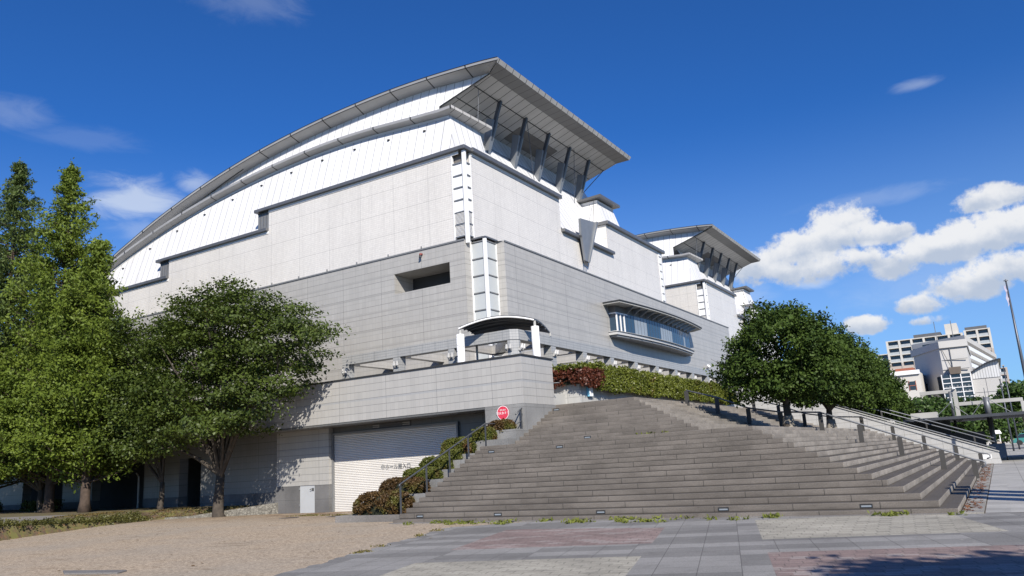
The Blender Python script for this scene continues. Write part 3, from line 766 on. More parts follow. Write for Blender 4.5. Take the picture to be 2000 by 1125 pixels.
# clipped bushes stepping up beside the flight
def bush(x0, x1, yc, dy, z0, z1, mat, label, seed):
    t = thing('clipped_bush', label, 'bush', ((x0+x1)/2, yc, z0), 'clipped azalea bushes beside the steps')
    rg = np.random.default_rng(seed); C = []
    cx, cz = (x0+x1)/2, z0+.02
    def sh(d):
        e = np.sign(d)*np.abs(d)**.62
        return e
    for k in range(420):
        d = rg.normal(size=3); d /= np.linalg.norm(d); d[2] = abs(d[2]); e = sh(d)
        C.append((cx+e[0]*(x1-x0)*.5*.95, yc+e[1]*dy*.5*.95, cz+e[2]*(z1-z0)*.93))
    leaves('foliage', C, (.045, .045, .04), 22, .05, mat, t, seed+50, .1, outward=(cx, yc, z0))
    mb = MB(); core = []
    for i in range(5):
        zz = cz+(z1-z0)*.80*i/4-.02; s = (1-(i/4)**3*.45)*.80
        core.append([(cx+s*.5*(x1-x0)*np.sign(math.cos(a))*abs(math.cos(a))**.6, yc+s*.5*dy*np.sign(math.sin(a))*abs(math.sin(a))**.6, zz) for a in np.linspace(0, 2*math.pi, 13)[:-1]])
    for i in range(4):
        for j in range(12): mb.face([core[i][j], core[i][(j+1) % 12], core[i+1][(j+1) % 12], core[i+1][j]])
    mb.face(core[4])
    part('stems_or_core', mb, M['hedge_core'], t)  # dark solid core inside the leaves, keeps gaps from showing through
BU = [(-18.75, -16.5, 20.3, 1.05, .20, .93, 'azalea_brown', 'large reddish brown clipped bush at the foot of the left handrail'),
      (-18.40, -16.5, 21.15, .72, .78, 1.30, 'azalea_brown', 'reddish brown clipped bush just above the lowest one'),
      (-17.95, -16.45, 21.85, .52, 1.20, 1.58, 'azalea_green', 'flat green clipped bush, third from the bottom of the planter'),
      (-17.65, -16.45, 22.45, .52, 1.50, 1.93, 'azalea_green', 'green clipped bush in front of the lettering on the shutter'),
      (-17.15, -16.45, 23.0, .42, 1.80, 2.12, 'azalea_green', 'narrow green bush just above the shutter lettering'),
      (-17.60, -16.35, 23.75, .72, 2.0, 2.58, 'azalea_green', 'big olive clipped bush hiding the lower right of the shutter'),
      (-16.75, -15.95, 24.55, .6, 2.45, 2.92, 'azalea_green', 'small green bush on the landing below the round sign'),
      (-16.45, -15.40, 25.1, .5, 2.80, 3.14, 'azalea_brown', 'dark brown topmost bush directly under the red round sign')]
for i, b_ in enumerate(BU): bush(*b_[:6], M[b_[6]], b_[7], 20+i)
t = thing('stepped_planter', 'stepped granite planter holding the clipped bushes by the steps', 'planter', (-17.5, 20, 0))
mb = MB(); zb = -.2
for b_ in BU:
    y0 = b_[2]-b_[3]*.55
    mb.box(b_[0]-.05, -16.02 if b_[0] < -16.95 else -15.13, y0, 25.46, zb, b_[4]+.02); zb = b_[4]+.021
part('planter_body', mb, M['granite_gray'], t)
mb = MB(); mb.box(-19.0, -16.06, 19.45, 19.60, -.1, .24); mb.box(-19.0, -18.85, 19.60, 20.6, -.1, .24); part('kerb', mb, M['kerb_stone'], t, bevel=.012)

# ================================================================ CONCERT HALL
XL = -62.0                       # where the left wing runs out of sight behind the trees
ARC_LOW = [(-22.53, 20.22), (-24.79, 20.40), (-25.95, 20.50), (-28.67, 20.71), (-31.69, 20.76), (-34.31, 20.64), (-37.05, 20.42),
           (-39.85, 20.04), (-42.57, 19.55), (-45.23, 18.92), (-47.83, 18.14), (-51.16, 16.90), (-54.5, 15.2), (-57, 13.6)]
ARC_IN = [(-21.02, 23.09), (-22.79, 23.21), (-24.51, 23.38), (-27.37, 23.50), (-30.17, 23.42), (-32.97, 23.29), (-35.79, 23.05), (-38.61, 22.66),
          (-41.41, 22.10), (-44.07, 21.43), (-46.66, 20.63), (-47.9, 20.12), (-50.3, 19.05), (-52.7, 17.75), (-55.5, 16.1), (-58, 14.4)]
ARC_OUT = [(-19.93, 33.16, 23.17), (-21.49, 33.22, 23.38), (-24.38, 33.29, 23.63), (-27.2, 33.32, 23.75), (-30.01, 33.31, 23.72), (-32.86, 33.27, 23.58),
           (-35.65, 33.19, 23.30), (-38.44, 33.08, 22.90), (-41.21, 32.92, 22.33), (-43.84, 32.73, 21.64), (-46.44, 32.49, 20.78), (-48.91, 32.22, 19.82),
           (-51.31, 31.89, 18.65), (-52.58, 31.73, 18.02), (-55.2, 31.4, 16.5), (-58, 31.0, 14.7)]
def ylow(z): return 30.6+.28*(z-14.9)
def yup(z): return 33.4+.28*(z-21.0)
def dens(pts, n=4):
    """smooth a polyline with Catmull-Rom"""
    p = [np.array(q, float) for q in pts]; o = []
    for i in range(len(p)-1):
        a = p[max(i-1, 0)]; b = p[i]; c = p[i+1]; d = p[min(i+2, len(p)-1)]
        for k in range(n):
            t = k/n
            o.append(.5*(2*b+(c-a)*t+(2*a-5*b+4*c-d)*t*t+(3*b-a-3*c+d)*t**3))
    o.append(p[-1]); return o
YE = 51.3                        # far gable of the hall

def build_hall():
    h = thing('concert_hall', 'front concert hall of white tile with winged metal roof above a gray tiled base', 'concert hall', (-30, 35, 0))
    # ---- white tiled walls
    mb = MB()
    levels = [(-36.0, -20.66, 17.30), (-45.5, -36.0, 15.98), (XL, -45.5, 14.72)]
    mb.box(-34.95, -21.47, 30.5, 30.9, 12.3, 17.22); mb.box(-44.4, -34.951, 30.5, 30.9, 12.3, 15.92); mb.box(XL, -44.401, 30.5, 30.9, 12.3, 14.68)
    part('tiled_wall', mb, M['white_tile'], h)
    mb = MB()
    mb.box(-21.06, -20.66, 31.04, 40.64, 12.3, 17.22); mb.box(-21.06, -20.66, 40.641, 47.46, 12.3, 15.16)
    mb.box(-21.06, -20.66, 47.461, 57.1, 12.3, 17.22); mb.box(-23.5, -21.061, 47.46, 47.86, 14.9, 17.22); mb.box(-40, -20.66, 57.7, 58.0, 12.3, 17.22)
    part('tiled_wall', mb, M['white_tile'], h)
    # white band under the copings
    for bx in ((-34.95, -21.0, 30.47, 30.499, 17.06, 17.22), (-44.4, -34.95, 30.47, 30.499, 15.76, 15.92), (XL, -44.4, 30.47, 30.499, 14.52, 14.68), (-20.659, -20.63, 31.1, 40.5, 17.06, 17.22), (-20.659, -20.63, 47.9, 57.0, 17.06, 17.22)):
        part('wall_band', MB().box(*bx), M['white_metal'], h)
    # ---- copings
    def coping(f):
        mb = MB(); f(mb); return part('coping', mb, M['coping_metal'], h, bevel=.02)
    coping(lambda m: (m.box(-36.05, -20.5, 30.30, 31.0, 17.221, 17.42),))
    coping(lambda m: (m.box(-45.6, -34.96, 30.30, 31.0, 15.921, 16.11),))
    coping(lambda m: (m.box(XL, -44.41, 30.30, 31.0, 14.681, 14.87),))
    coping(lambda m: (m.box(-21.1, -20.42, 31.001, 40.66, 17.221, 17.46),))
    coping(lambda m: (m.box(-21.06, -20.42, 40.662, 48.1, 15.161, 15.36),))
    coping(lambda m: (m.box(-21.1, -20.42, 47.3, 58.2, 17.221, 17.46), m.box(-23.5, -21.101, 47.3, 48.0, 17.221, 17.46)))
    # ---- louvred vents in the steps of the parapet
    for x0, x1, z0, z1, yy in ((-35.95, -34.96, 16.12, 17.20, 30.56), (-45.4, -44.41, 14.88, 15.90, 30.56)):
        mb = MB(); mb.box(x0, x1, yy, yy+.3, z0, z1); v = part('vent', mb, M['louvre'], h)
        mb = MB()
        for k in range(3): mb.box(x0+(x1-x0)*(k+1)/4-.02, x0+(x1-x0)*(k+1)/4+.02, yy-.02, yy, z0+.05, z1-.05)
        mb.box(x0, x1, yy-.03, yy, z1-.06, z1); part('frame', mb, M['coping_metal'], v)
    # ---- corner strip of panels and louvres
    cs = part('corner_post', MB().box(-20.80, -20.62, 30.46, 30.64, 12.3, 17.2), M['white_metal'], h, bevel=.02)
    zs = [17.02, 16.60, 15.95, 15.30, 14.65, 14.0, 13.35, 12.72]
    for side in (0, 1):
        mb = MB(); fr = MB()
        for i in range(1, 5):
            if side == 0: mb.box(-21.42, -20.81, 30.55, 30.60, zs[i+0]-.62, zs[i]-.03)
            else: mb.box(-20.76, -20.71, 30.645, 31.0, zs[i]-.62, zs[i]-.03)
        part('corner_panel', mb, M['white_metal'], h)
        lv = MB()
        for i in (5, 6):
            for k in range(9):
                z = zs[i]-.06-k*.062
                if side == 0: lv.hexa([(-21.40, 30.53, z), (-20.82, 30.53, z), (-20.82, 30.53, z-.03), (-21.40, 30.53, z-.03)], [(-21.40, 30.60, z+.03), (-20.82, 30.60, z+.03), (-20.82, 30.60, z), (-21.40, 30.60, z)])
                else: lv.hexa([(-20.69, 30.66, z), (-20.69, 30.99, z), (-20.69, 30.99, z-.03), (-20.69, 30.66, z-.03)], [(-20.76, 30.66, z+.03), (-20.76, 30.99, z+.03), (-20.76, 30.99, z), (-20.76, 30.66, z)])
        part('corner_louvre', lv, M['white_metal'], h)
        for z in zs[1:]:
            if side == 0: fr.box(-21.42, -20.81, 30.50, 30.56, z-.035, z+.02)
            else: fr.box(-20.72, -20.655, 30.645, 31.0, z-.035, z+.02)
        part('corner_joint', fr, M['strut_light'], h)
        ed = MB()
        if side == 0: ed.box(-21.469, -21.42, 30.47, 30.62, 12.3, 17.2)
        else: ed.box(-20.72, -20.63, 31.0, 31.039, 12.3, 17.2)
        part('corner_frame', ed, M['white_metal'], h)
        bk = MB()
        if side == 0: bk.box(-21.42, -20.9, 30.70, 30.75, 12.3, 17.2)
        else: bk.box(-20.95, -20.90, 30.70, 31.0, 12.3, 17.2)
        part('corner_backing', bk, M['dark_panel'], h)
    # ---- battered metal wall under the lower eave
    low = dens(ARC_LOW); mb = MB()
    bz = lambda x: 16.95 if x > -34.9 else (15.62 if x > -44.4 else 14.62)
    base = [np.array([-21.82, ylow(17.45), 17.45])]+[np.array([p[0], ylow(min(bz(p[0]), p[1]-.3)), min(bz(p[0]), p[1]-.3)]) for p in low]
    tops = [np.array([-22.53, ylow(20.22), 20.22])]+[np.array([p[0], ylow(p[1]), p[1]]) for p in low]
    mb.face([(-21.82, ylow(17.2), 17.2), tuple(tops[0]), (-22.53, ylow(16.95), 16.95)])
    for i in range(1, len(tops)-1): mb.face([tuple(base[i]), tuple(tops[i]), tuple(tops[i+1]), tuple(base[i+1])])
    part('metal_wall', mb, M['white_panel'], h)
    mb = MB()
    for i in range(1, len(tops)-1):
        o = np.array([0, -.05, 0.02]); d = np.array([0, -.05*.28, -.16])
        mb.face([tuple(tops[i]+o), tuple(tops[i+1]+o), tuple(tops[i+1]+o+d), tuple(tops[i]+o+d)])
    part('eave_trim', mb, M['white_metal'], h)
    lit = MB()
    for i, x in enumerate(np.arange(-24.2, -52, -2.62)):
        z = np.interp(-x, [-p[0] for p in ARC_LOW], [p[1] for p in ARC_LOW])-.62; y = ylow(z)
        lit.box(x-.05, x+.10, y-.09, y-.005, z-.03, z+.03)
    part('snow_hook', lit, M['black'], h)
    # lower eave ribbon (soffit, edge and roof back to the upper wall)
    mb = MB(); inn = tops[1:]; out = [p+np.array([0, -.50, .12]) for p in inn]
    out[0] = out[0]+np.array([.45, 0, .05]); ed = [p+np.array([0, 0, .16]) for p in out]
    mb.strip(inn, out); mb.strip(out, ed)
    bk = [np.array([p[0], yup(p[2])+.5, p[2]+.35]) for p in inn]
    mb.strip(ed, bk, 1)
    part('lower_eave', mb, [M['eave_metal'], M['roof_metal']], h)
    # corner block: side wall and its eave
    mb = MB()
    mb.face([(-21.82, ylow(17.2), 17.2), (-21.82, 35.0, 17.2), (-22.56, 35.0, 20.30), (-22.53, ylow(20.22), 20.22)])
    mb.face([(-21.82, 35.0, 17.2), (-24.5, 35.0, 17.2), (-24.5, 35.0, 20.3), (-22.56, 35.0, 20.30)])
    part('corner_wall', mb, M['white_panel'], h)
    mb = MB()
    a = [(-22.53, ylow(20.22), 20.22), (-22.56, 35.35, 20.30)]; b_ = [tuple(out[0]), (-22.0, 35.5, 20.47)]; c = [tuple(ed[0]), (-22.0, 35.5, 20.63)]; d = [(-23.6, 33.5, 21.0), (-23.9, 35.5, 21.0)]
    mb.strip(a, b_); mb.strip(b_, c); mb.strip(c, d, 1); mb.face([a[1], b_[1], c[1], d[1]], 1)
    part('corner_eave', mb, [M['soffit_metal'], M['roof_metal']], h)
    mb = MB(); mb.hexa([(-21.80+.0, 31.9, 20.0), (-22.44, 35.0, 20.0), (-22.47, 35.0, 20.14), (-22.44, 32.2, 20.14)], [(-22.5, 31.95, 20.0), (-22.52, 35.0, 20.0), (-22.52, 35.0, 20.14), (-22.5, 32.2, 20.14)])
    # ---- upper gable and the big roof
    inn = dens(ARC_IN); mb = MB()
    xk = -24.4
    for i in range(len(inn)-1):
        p, q = inn[i], inn[i+1]
        zb = lambda x: np.interp(-x, [-a[0] for a in ARC_LOW], [a[1] for a in ARC_LOW])-.3
        if p[0] > xk+.05: continue
        mb.face([(p[0]+(.35 if p[0] > xk-.3 else 0), yup(zb(p[0])), zb(p[0])), (p[0], yup(p[1]), p[1]), (q[0], yup(q[1]), q[1]), (q[0], yup(zb(q[0])), zb(q[0]))])
    part('upper_wall', mb, M['white_panel'], h)
    # gable end of the wing: closed by a panel above the sloping soffit
    zsof = lambda x: 23.09-.3364*(-21.02-x)
    mb = MB(); top = [(p[0], yup(p[1])+.03, p[1]) for p in inn if p[0] >= xk-.2]
    bot = [(t_[0], yup(zsof(t_[0]))+.03, zsof(t_[0])) for t_ in top]
    mb.strip(top, bot)
    mb.face([top[-1], bot[-1], (-24.2, yup(20)+.5, 20.0), (-24.6, yup(20)+.4, 20.0)])
    part('wing_end', mb, M['white_panel'], h)
    outp = dens(ARC_OUT); n = len(outp)
    A = [np.array([p[0], yup(p[1]), p[1]]) for p in inn]
    ti = np.linspace(0, 1, n); ia = np.array(A); L = np.r_[0, np.cumsum(np.linalg.norm(np.diff(ia, axis=0), axis=1))]; L /= L[-1]
    ob = np.array(outp); Lo = np.r_[0, np.cumsum(np.linalg.norm(np.diff(ob, axis=0), axis=1))]; Lo /= Lo[-1]
    I2 = np.array([[np.interp(t_, L, ia[:, k]) for k in range(3)] for t_ in Lo])
    mb = MB(); mb.strip(list(I2), list(ob)); E2 = ob+np.array([0, -.02, .14]); mb.strip(list(ob), list(E2))
    part('main_eave', mb, M['eave_metal'], h)
    for off, nm in ((np.array([0, .0, -.035]), 'eave_seam'), (np.array([0, -.025, .15]), 'eave_edge')):
        mb = MB(); mb.tube([p+off for p in ob], .022, 4, False); part(nm, mb, M['black'], h)
    mb = MB(); mb.strip(list(E2), [(p[0], YE+.3, p[2]) for p in E2])
    part('main_roof', mb, M['roof_metal'], h)
    # cantilevered wing soffit over the right face
    mb = MB()
    x0, z0 = -19.93, 23.17; xf, zf = -21.02, 23.09; xi = -25.6; zi = zsof(xi)
    lip = [(x0, 33.16, z0), (x0, YE+.3, z0)]; lip2 = [(x0-.13, 33.24, z0-.09), (x0-.13, YE+.25, z0-.09)]; fold = [(xf, yup(zf), zf-.12), (xf, YE, zf-.12)]
    mb.strip(lip2, fold, 1); mb.strip([(x0, 33.14, z0+.14), (x0, YE+.3, z0+.14)], lip2, 0)
    part('wing_edge', mb, [M['soffit_metal'], seamed('soffit_dark', (.15, .15, .15), .74, .035, rough=.5, dark=.12, along='y')], h)
    mb = MB(); mb.strip([(xf, yup(zf), zf-.12), (xf, YE, zf-.12)], [(xi, yup(zi)+.05, zi-.12), (xi, YE-.3, zi-.12)])
    part('wing_soffit', mb, M['soffit_metal'], h)
    for xx in (-22.07, -23.25):
        z = zsof(xx)-.128
        mb = MB(); mb.box(xx-.025, xx+.025, yup(z)+.1, YE-.2, z-.02, z+.004); part('soffit_joint', mb, M['black'], h)
    mb = MB(); mb.hexa([(-22.7, 39.98, zsof(-22.7)-.15), (-22.7, 45.0, zsof(-22.7)-.15), (-23.95, 45.0, zsof(-23.95)-.15), (-23.95, 39.98, zsof(-23.95)-.15)],
                       [(-22.7, 39.98, zsof(-22.7)-.11), (-22.7, 45.0, zsof(-22.7)-.11), (-23.95, 45.0, zsof(-23.95)-.11), (-23.95, 39.98, zsof(-23.95)-.11)])
    part('soffit_panel', mb, M['dark_panel'], h)
    # slanted metal wall behind the struts
    xs_ = lambda z: -24.34+.555*(21.97-z)
    mb = MB()
    mb.face([(xs_(17.1), 34.6, 17.1), (xs_(17.1), 40.9, 17.1), (xs_(21.9), 40.9, 21.9), (xs_(21.9), 34.6, 21.9)])
    mb.face([(xs_(15.45), 40.9, 15.45), (xs_(15.45), 47.6, 15.45), (xs_(21.9), 47.6, 21.9), (xs_(21.9), 40.9, 21.9)])
    mb.face([(xs_(17.1), 47.6, 17.1), (xs_(17.1), YE+.6, 17.1), (xs_(21.9), YE+.6, 21.9), (xs_(21.9), 47.6, 21.9)])
    mb.face([(xs_(15.45), 47.6, 15.45), (xs_(21.9), 47.6, 21.9), (-26, 47.6, 21.9), (-26, 47.6, 15.45)])
    mb.face([(xs_(17.1), YE+.6, 17.1), (xs_(21.9), YE+.6, 21.9), (-30, YE+.6, 21.9), (-30, YE+.6, 17.1)])
    part('slanted_wall', mb, seamed('white_panel_slanted', (.74, .745, .755), .60, .04, rough=.38, dark=.25, along='y'), h)
    mb = MB(); z = 20.2; mb.box(xs_(z)+.02, xs_(z)+.05, 35.2, 52, z-.03, z+.03); part('slanted_wall_joint', mb, M['strut_light'], h)
    # struts
    for k in range(5):
        y = 36.58+2.985*k
        T_ = np.array([-21.98, y, zsof(-21.98)-.11]); Bm = np.array([-22.62, y, 21.6]); B0 = np.array([-23.36, y, 19.0])
        mb = MB(); ax = (T_-B0)/np.linalg.norm(T_-B0); sd = np.array([0, 1.0, 0]); nv = np.cross(ax, sd)
        def bar(a, b, w0, w1, d0, d1, m=mb, mi=0, off=0.0):
            q = lambda p, w, d: [tuple(p-sd*w/2-nv*d/2+nv*off), tuple(p+sd*w/2-nv*d/2+nv*off), tuple(p+sd*w/2+nv*d/2+nv*off), tuple(p-sd*w/2+nv*d/2+nv*off)]
            m.hexa(q(a, w0, d0), q(b, w1, d1), mi)
        bar(B0, T_, .16, .16, .22, .22)
        sp_ = part('strut', mb, M['strut_dark'], h)
        m2 = MB(); bar(B0, Bm-np.array([0, .0, 0]), .12, .56, .42, .50, m2, 0, .0)
        part('sleeve', m2, M['strut_light'], sp_)
    for y0, y1 in ((39.6, 41.8), (46.1, 47.4)):
        mb = MB(); mb.tube([(-21.95, y0, zsof(-21.95)-.1), (-22.9, y1, 18.9)], .022, 5); part('tie_rod', mb, M['strut_dark'], h)
    mb = MB(); mb.tube([(-21.98, YE-.2, zsof(-21.98)-.1), (-23.6, YE-1.4, 20.6)], .03, 5); part('tie_rod', mb, M['strut_dark'], h)
    mb = MB(); mb.tube([(-22.07, 34.4, zsof(-22.07)-.12), (-22.3, 34.5, 20.7)], .018, 5); part('tie_rod', mb, M['rail_steel'], h)
    # small end block with its own eave
    mb = MB()
    B_ = [(-21.05, 47.95, 17.2), (-21.05, 51.6, 17.2), (-23.6, 51.6, 17.2), (-23.6, 47.95, 17.2)]; U_ = [(-21.62, 48.5, 19.32), (-21.62, 51.2, 19.32), (-24.2, 51.2, 19.32), (-24.2, 48.5, 19.32)]
    mb.hexa(B_, U_); part('end_block', mb, M['white_panel'], h)
    mb = MB(); mb.box(-24.2, -21.60, 48.48, 51.22, 19.321, 19.50); part('end_block_band', mb, M['white_metal'], h)
    mb = MB(); mb.hexa([(-24.2, 48.1, 19.50), (-21.15, 48.1, 19.58), (-21.15, 51.5, 19.58), (-24.2, 51.5, 19.50)], [(-24.2, 48.1, 19.62), (-21.15, 48.1, 19.76), (-21.15, 51.5, 19.76), (-24.2, 51.5, 19.9)])
    part('end_block_eave', mb, M['coping_metal'], h)
    # triangular steel fin on the white wall
    mb = MB(); yv = 44.3
    mb.hexa([(-20.18, 42.5, 16.37), (-20.18, 44.75, 16.62), (-20.36, 43.62, 13.75), (-20.36, 43.12, 13.75), (-20.26, 42.70, 15.2), (-20.25, 42.58, 15.3)],
            [(-20.33, 42.5, 16.37), (-20.33, 44.75, 16.62), (-20.50, 43.62, 13.75), (-20.50, 43.12, 13.75), (-20.41, 42.70, 15.2), (-20.40, 42.58, 15.3)])
    f = part('fin', mb, M['strut_light'], h)
    mb = MB(); mb.hexa([(-20.05, 44.70, 16.64), (-20.05, 44.86, 16.64), (-20.30, 43.66, 13.72), (-20.30, 43.52, 13.72)], [(-20.55, 44.70, 16.64), (-20.55, 44.86, 16.64), (-20.62, 43.66, 13.72), (-20.62, 43.52, 13.72)])
    part('fin_flange', mb, M['strut_light'], f)
    mb = MB()
    for yy in (43.1, 43.3, 43.5): mb.tube([(-20.42, yy, 13.80), (-20.42, yy, 13.45)], .035, 6)
    part('fin_bolt', mb, M['black'], f)
    mb = MB(); mb.tube([(-20.4, 44.8, 16.6), (-21.75, 48.2, 19.4)], .02, 5); part('tie_rod', mb, M['strut_dark'], h)
    # far right corner strip
    mb = MB(); mb.box(-21.0, -20.62, 57.12, 57.7, 12.3, 17.2); cs2 = part('corner_strip', mb, M['white_metal'], h)
    for k in range(8): part('strip_joint', MB().box(-20.62, -20.60, 57.15, 57.6, 12.6+.6*k, 12.68+.6*k), M['louvre'], cs2)
    return h
hall = build_hall()
# the rear hall: the same design again, further along
rear_parts = []
rear = thing('concert_hall', 'rear concert hall of white tile, its winged roof seen above the front one at right', 'concert hall', (-30-.6, 35+40.0, -.05))
for ch in list(hall.children):
    c = copy_tree(ch, rear)
mb = MB(); mb.box(-21.66, -21.26, 70.95, 98, -.1, 12.24); mb.box(-45, -21.26, 70.52, 70.94, 8, 12.24)
part('lower_wall', mb, M['white_tile'], rear)
mb = MB(); mb.box(-21.258, -21.24, 71.0, 97, 11.2, 11.26); part('wall_band', mb, M['louvre'], rear)

def build_base():
    h = hall
    # ---- grey tiled base storey (with a deep slot window)
    mb = MB(); y = 30.37
    xs = [XL, -25.31, -21.76, -20.83]; zs = [3.5, 10.44, 11.50, 12.48]
    for i in range(3):
        for j in range(3):
            if i == 1 and j == 1: continue
            mb.face([(xs[i], y, zs[j]), (xs[i+1], y, zs[j]), (xs[i+1], y, zs[j+1]), (xs[i], y, zs[j+1])])
    mb.face([(-20.83, y, 3.5), (-20.80, 30.90, 3.5), (-20.80, 30.90, 12.48), (-20.83, y, 12.48)])
    mb.face([(XL, y, 12.48), (-20.83, y, 12.48), (-20.83, 30.8, 12.48), (XL, 30.8, 12.48)])
    mb.face([(-19.94, 31.90, 3.5), (-19.5, 31.95, 3.5), (-19.5, 31.95, 12.48), (-19.94, 31.90, 12.48)])
    mb.face([(-19.5, 31.95, 3.5), (-19.5, 70.5, 3.5), (-19.5, 70.5, 12.48), (-19.5, 31.95, 12.48)])
    mb.face([(-19.5, 31.95, 12.48), (-19.5, 70.5, 12.48), (-21.2, 70.5, 12.48), (-21.2, 31.0, 12.48)])
    mb.face([(-19.5, 70.5, -.1), (-21.3, 70.5, -.1), (-21.3, 70.5, 12.48), (-19.5, 70.5, 12.48)])
    mb.face([(-19.5, 31.95, -.1), (-19.5, 70.5, -.1), (-19.5, 70.5, 3.5), (-19.5, 31.95, 3.5)])
    part('gray_wall', mb, M['gray_tile'], h)
    mb = MB(); d = 31.9
    mb.face([(-25.31, y, 10.44), (-25.31, y, 11.50), (-25.31, d, 11.50), (-25.31, d, 10.44)])
    mb.face([(-21.76, y, 10.44), (-21.76, d, 10.44), (-21.76, d, 11.50), (-21.76, y, 11.50)])
    mb.face([(-25.31, y, 11.50), (-21.76, y, 11.50), (-21.76, d, 11.50), (-25.31, d, 11.50)])
    mb.face([(-25.31, y, 10.44), (-25.31, d, 10.44), (-21.76, d, 10.44), (-21.76, y, 10.44)])
    sl = part('slot_window', mb, M['gray_tile'], h)
    mb = MB(); mb.face([(-25.31, d, 10.44), (-21.76, d, 10.44), (-21.76, d, 11.50), (-25.31, d, 11.50)]); part('pane', mb, M['black'], sl)
    mb = MB(); mb.box(XL, -20.8, 30.33, 30.36, 12.44, 12.52); mb.box(-19.49, -19.46, 31.95, 70.5, 12.44, 12.52)
    part('gray_coping', mb, M['louvre'], h)
    lugs = MB()
    for k in range(12): lugs.box(-21.3-2.2*k, -21.24-2.2*k, 30.33, 30.37, 12.53, 12.64)
    part('coping_lug', lugs, M['louvre'], h)
    # ---- glazed corner
    for side in (0, 1):
        mb = MB(); fr = MB()
        for k in range(9):
            zt = 12.34-.863*k; zb = zt-.80
            if side == 0:
                part('corner_glazing', MB().box(-20.74, -20.04, 30.90, 30.93, zb, zt), M['pane_frost'], h); part('glazing_bar', MB().box(-20.80, -20.02, 30.855, 30.92, zt+.005, zt+.06), M['louvre'], h)
            else:
                part('corner_glazing', MB().box(-19.98, -19.95, 31.0, 31.86, zb, zt), M['pane_frost'], h); part('glazing_bar', MB().box(-19.985, -19.915, 31.0, 31.90, zt+.005, zt+.06), M['louvre'], h)
    mb = MB(); mb.box(-20.05, -19.89, 30.84, 31.0, 4.2, 12.62); part('glazing_post', mb, M['white_metal'], h, bevel=.02)
    mb = MB(); mb.box(-20.799, -20.74, 30.85, 30.94, 4.2, 12.5); mb.box(-19.99, -19.91, 31.86, 31.899, 4.2, 12.5); part('glazing_edge', mb, M['white_metal'], h)
    mb = MB(); mb.hexa([(-20.82, 30.80, 12.5), (-19.86, 30.80, 12.5), (-19.86, 31.95, 12.5), (-20.82, 31.95, 12.5)], [(-20.82, 30.80, 12.58), (-19.86, 30.80, 12.58), (-19.86, 31.95, 12.58), (-20.82, 31.95, 12.58)])
    part('glazing_cap', mb, M['coping_metal'], h)
    mb = MB(); mb.box(-20.9, -20.3, 31.2, 31.25, 4, 12.4); mb.box(-20.35, -20.3, 31.25, 32, 4, 12.4); part('glazing_backing', mb, M['dark_panel'], h)
    # ---- alarm lamp and floodlight on the wall
    mb = MB(); mb.tube([(-23.46, 30.37, 12.22), (-23.46, 30.24, 12.20), (-23.46, 30.20, 12.14)], [.06, .07, .05], 10)
    a = part('alarm_lamp', mb, M['alarm_red'], h, True)
    mb = MB(); mb.tube([(-23.46, 30.22, 12.16), (-23.46, 30.22, 12.02)], [.05, .075], 10); part('bracket', mb, M['black'], a)
    mb = MB()
    for dy in (-.28, .28): mb.tube([(-19.5, 62.6+dy*.3, 8.2), (-19.25, 62.6+dy*.7, 8.36)], [.07, .14], 8)
    part('floodlight', mb, M['white_metal'], h)
    # ---- bay window
    def arc(off, z, y0, y1, n=26, base=-19.5, s0=0.55):
        o = []
        for k in range(n+1):
            t = k/n; y_ = y0+(y1-y0)*t
            o.append((base+s0+(off-s0)*math.sin(math.pi*(.06+.94*t)*.94)**.8 if t < 1 else base+.35, y_, z))
        return o
    def lens(mbx, off, z0, z1, y0, y1, s0, n=26):
        f0 = [(-19.52, y0, z0)]+arc(off, z0, y0, y1, n, s0=s0)+[(-19.52, y1, z0)]
        f1 = [(p[0], p[1], z1) for p in f0]
        mbx.hexa(f0, f1)
    mb = MB(); lens(mb, 1.0, 8.93, 9.12, 43.75, 58.4, .42); b = part('bay_window', mb, M['sill_metal'], h)
    mb = MB(); lens(mb, .92, 8.80, 8.925, 43.9, 58.2, .36); part('sill_underside', mb, M['louvre'], b)
    mb = MB(); lens(mb, 1.62, 10.79, 10.87, 43.25, 59.2, .95); part('bay_roof', mb, M['concrete'], b)
    mb = MB(); lens(mb, 1.66, 10.871, 10.94, 43.2, 59.25, 1.0); part('bay_roof_edge', mb, M['black'], b)
    mb = MB(); lens(mb, .84, 10.36, 10.79, 44.0, 58.0, .32); part('bay_head', mb, M['dark_panel'], b)
    # glazing: clear, curtain, clear panes along the arc
    pts = arc(.86, 0, 44.05, 57.9, 30, s0=.34)
    gl = MB(); cu_ = MB(); fr = MB()
    for k in range(30):
        p, q = pts[k], pts[k+1]
        cut_ = k in (5, 6, 7, 8, 14, 15, 16, 17, 18, 25); tgt = MB()
        tgt.face([(p[0], p[1], 9.12), (q[0], q[1], 9.12), (q[0], q[1], 10.36), (p[0], p[1], 10.36)])
        part('curtain_pane' if cut_ else 'pane', tgt, M['curtain' if cut_ else 'bay_glass'], b)
        if k in (0, 1, 2): fr.box(p[0]-.02, p[0]+.05, p[1]-.05, p[1]+.05, 9.12, 10.36)
        else: part('mullion', MB().box(p[0]-.005, p[0]+.010, p[1]-.010, p[1]+.010, 9.12, 10.36), M['strut_dark'], b)
    gl.face([(-19.5, 44.04, 9.12), (pts[0][0], 44.04, 9.12), (pts[0][0], 44.04, 10.36), (-19.5, 44.04, 10.36)])
    part('side_pane', gl, M['bay_glass'], b)
    fr.box(-19.5, pts[0][0]+.03, 43.98, 44.035, 9.12, 9.2); fr.box(-19.5, pts[0][0]+.03, 43.98, 44.035, 10.28, 10.36)
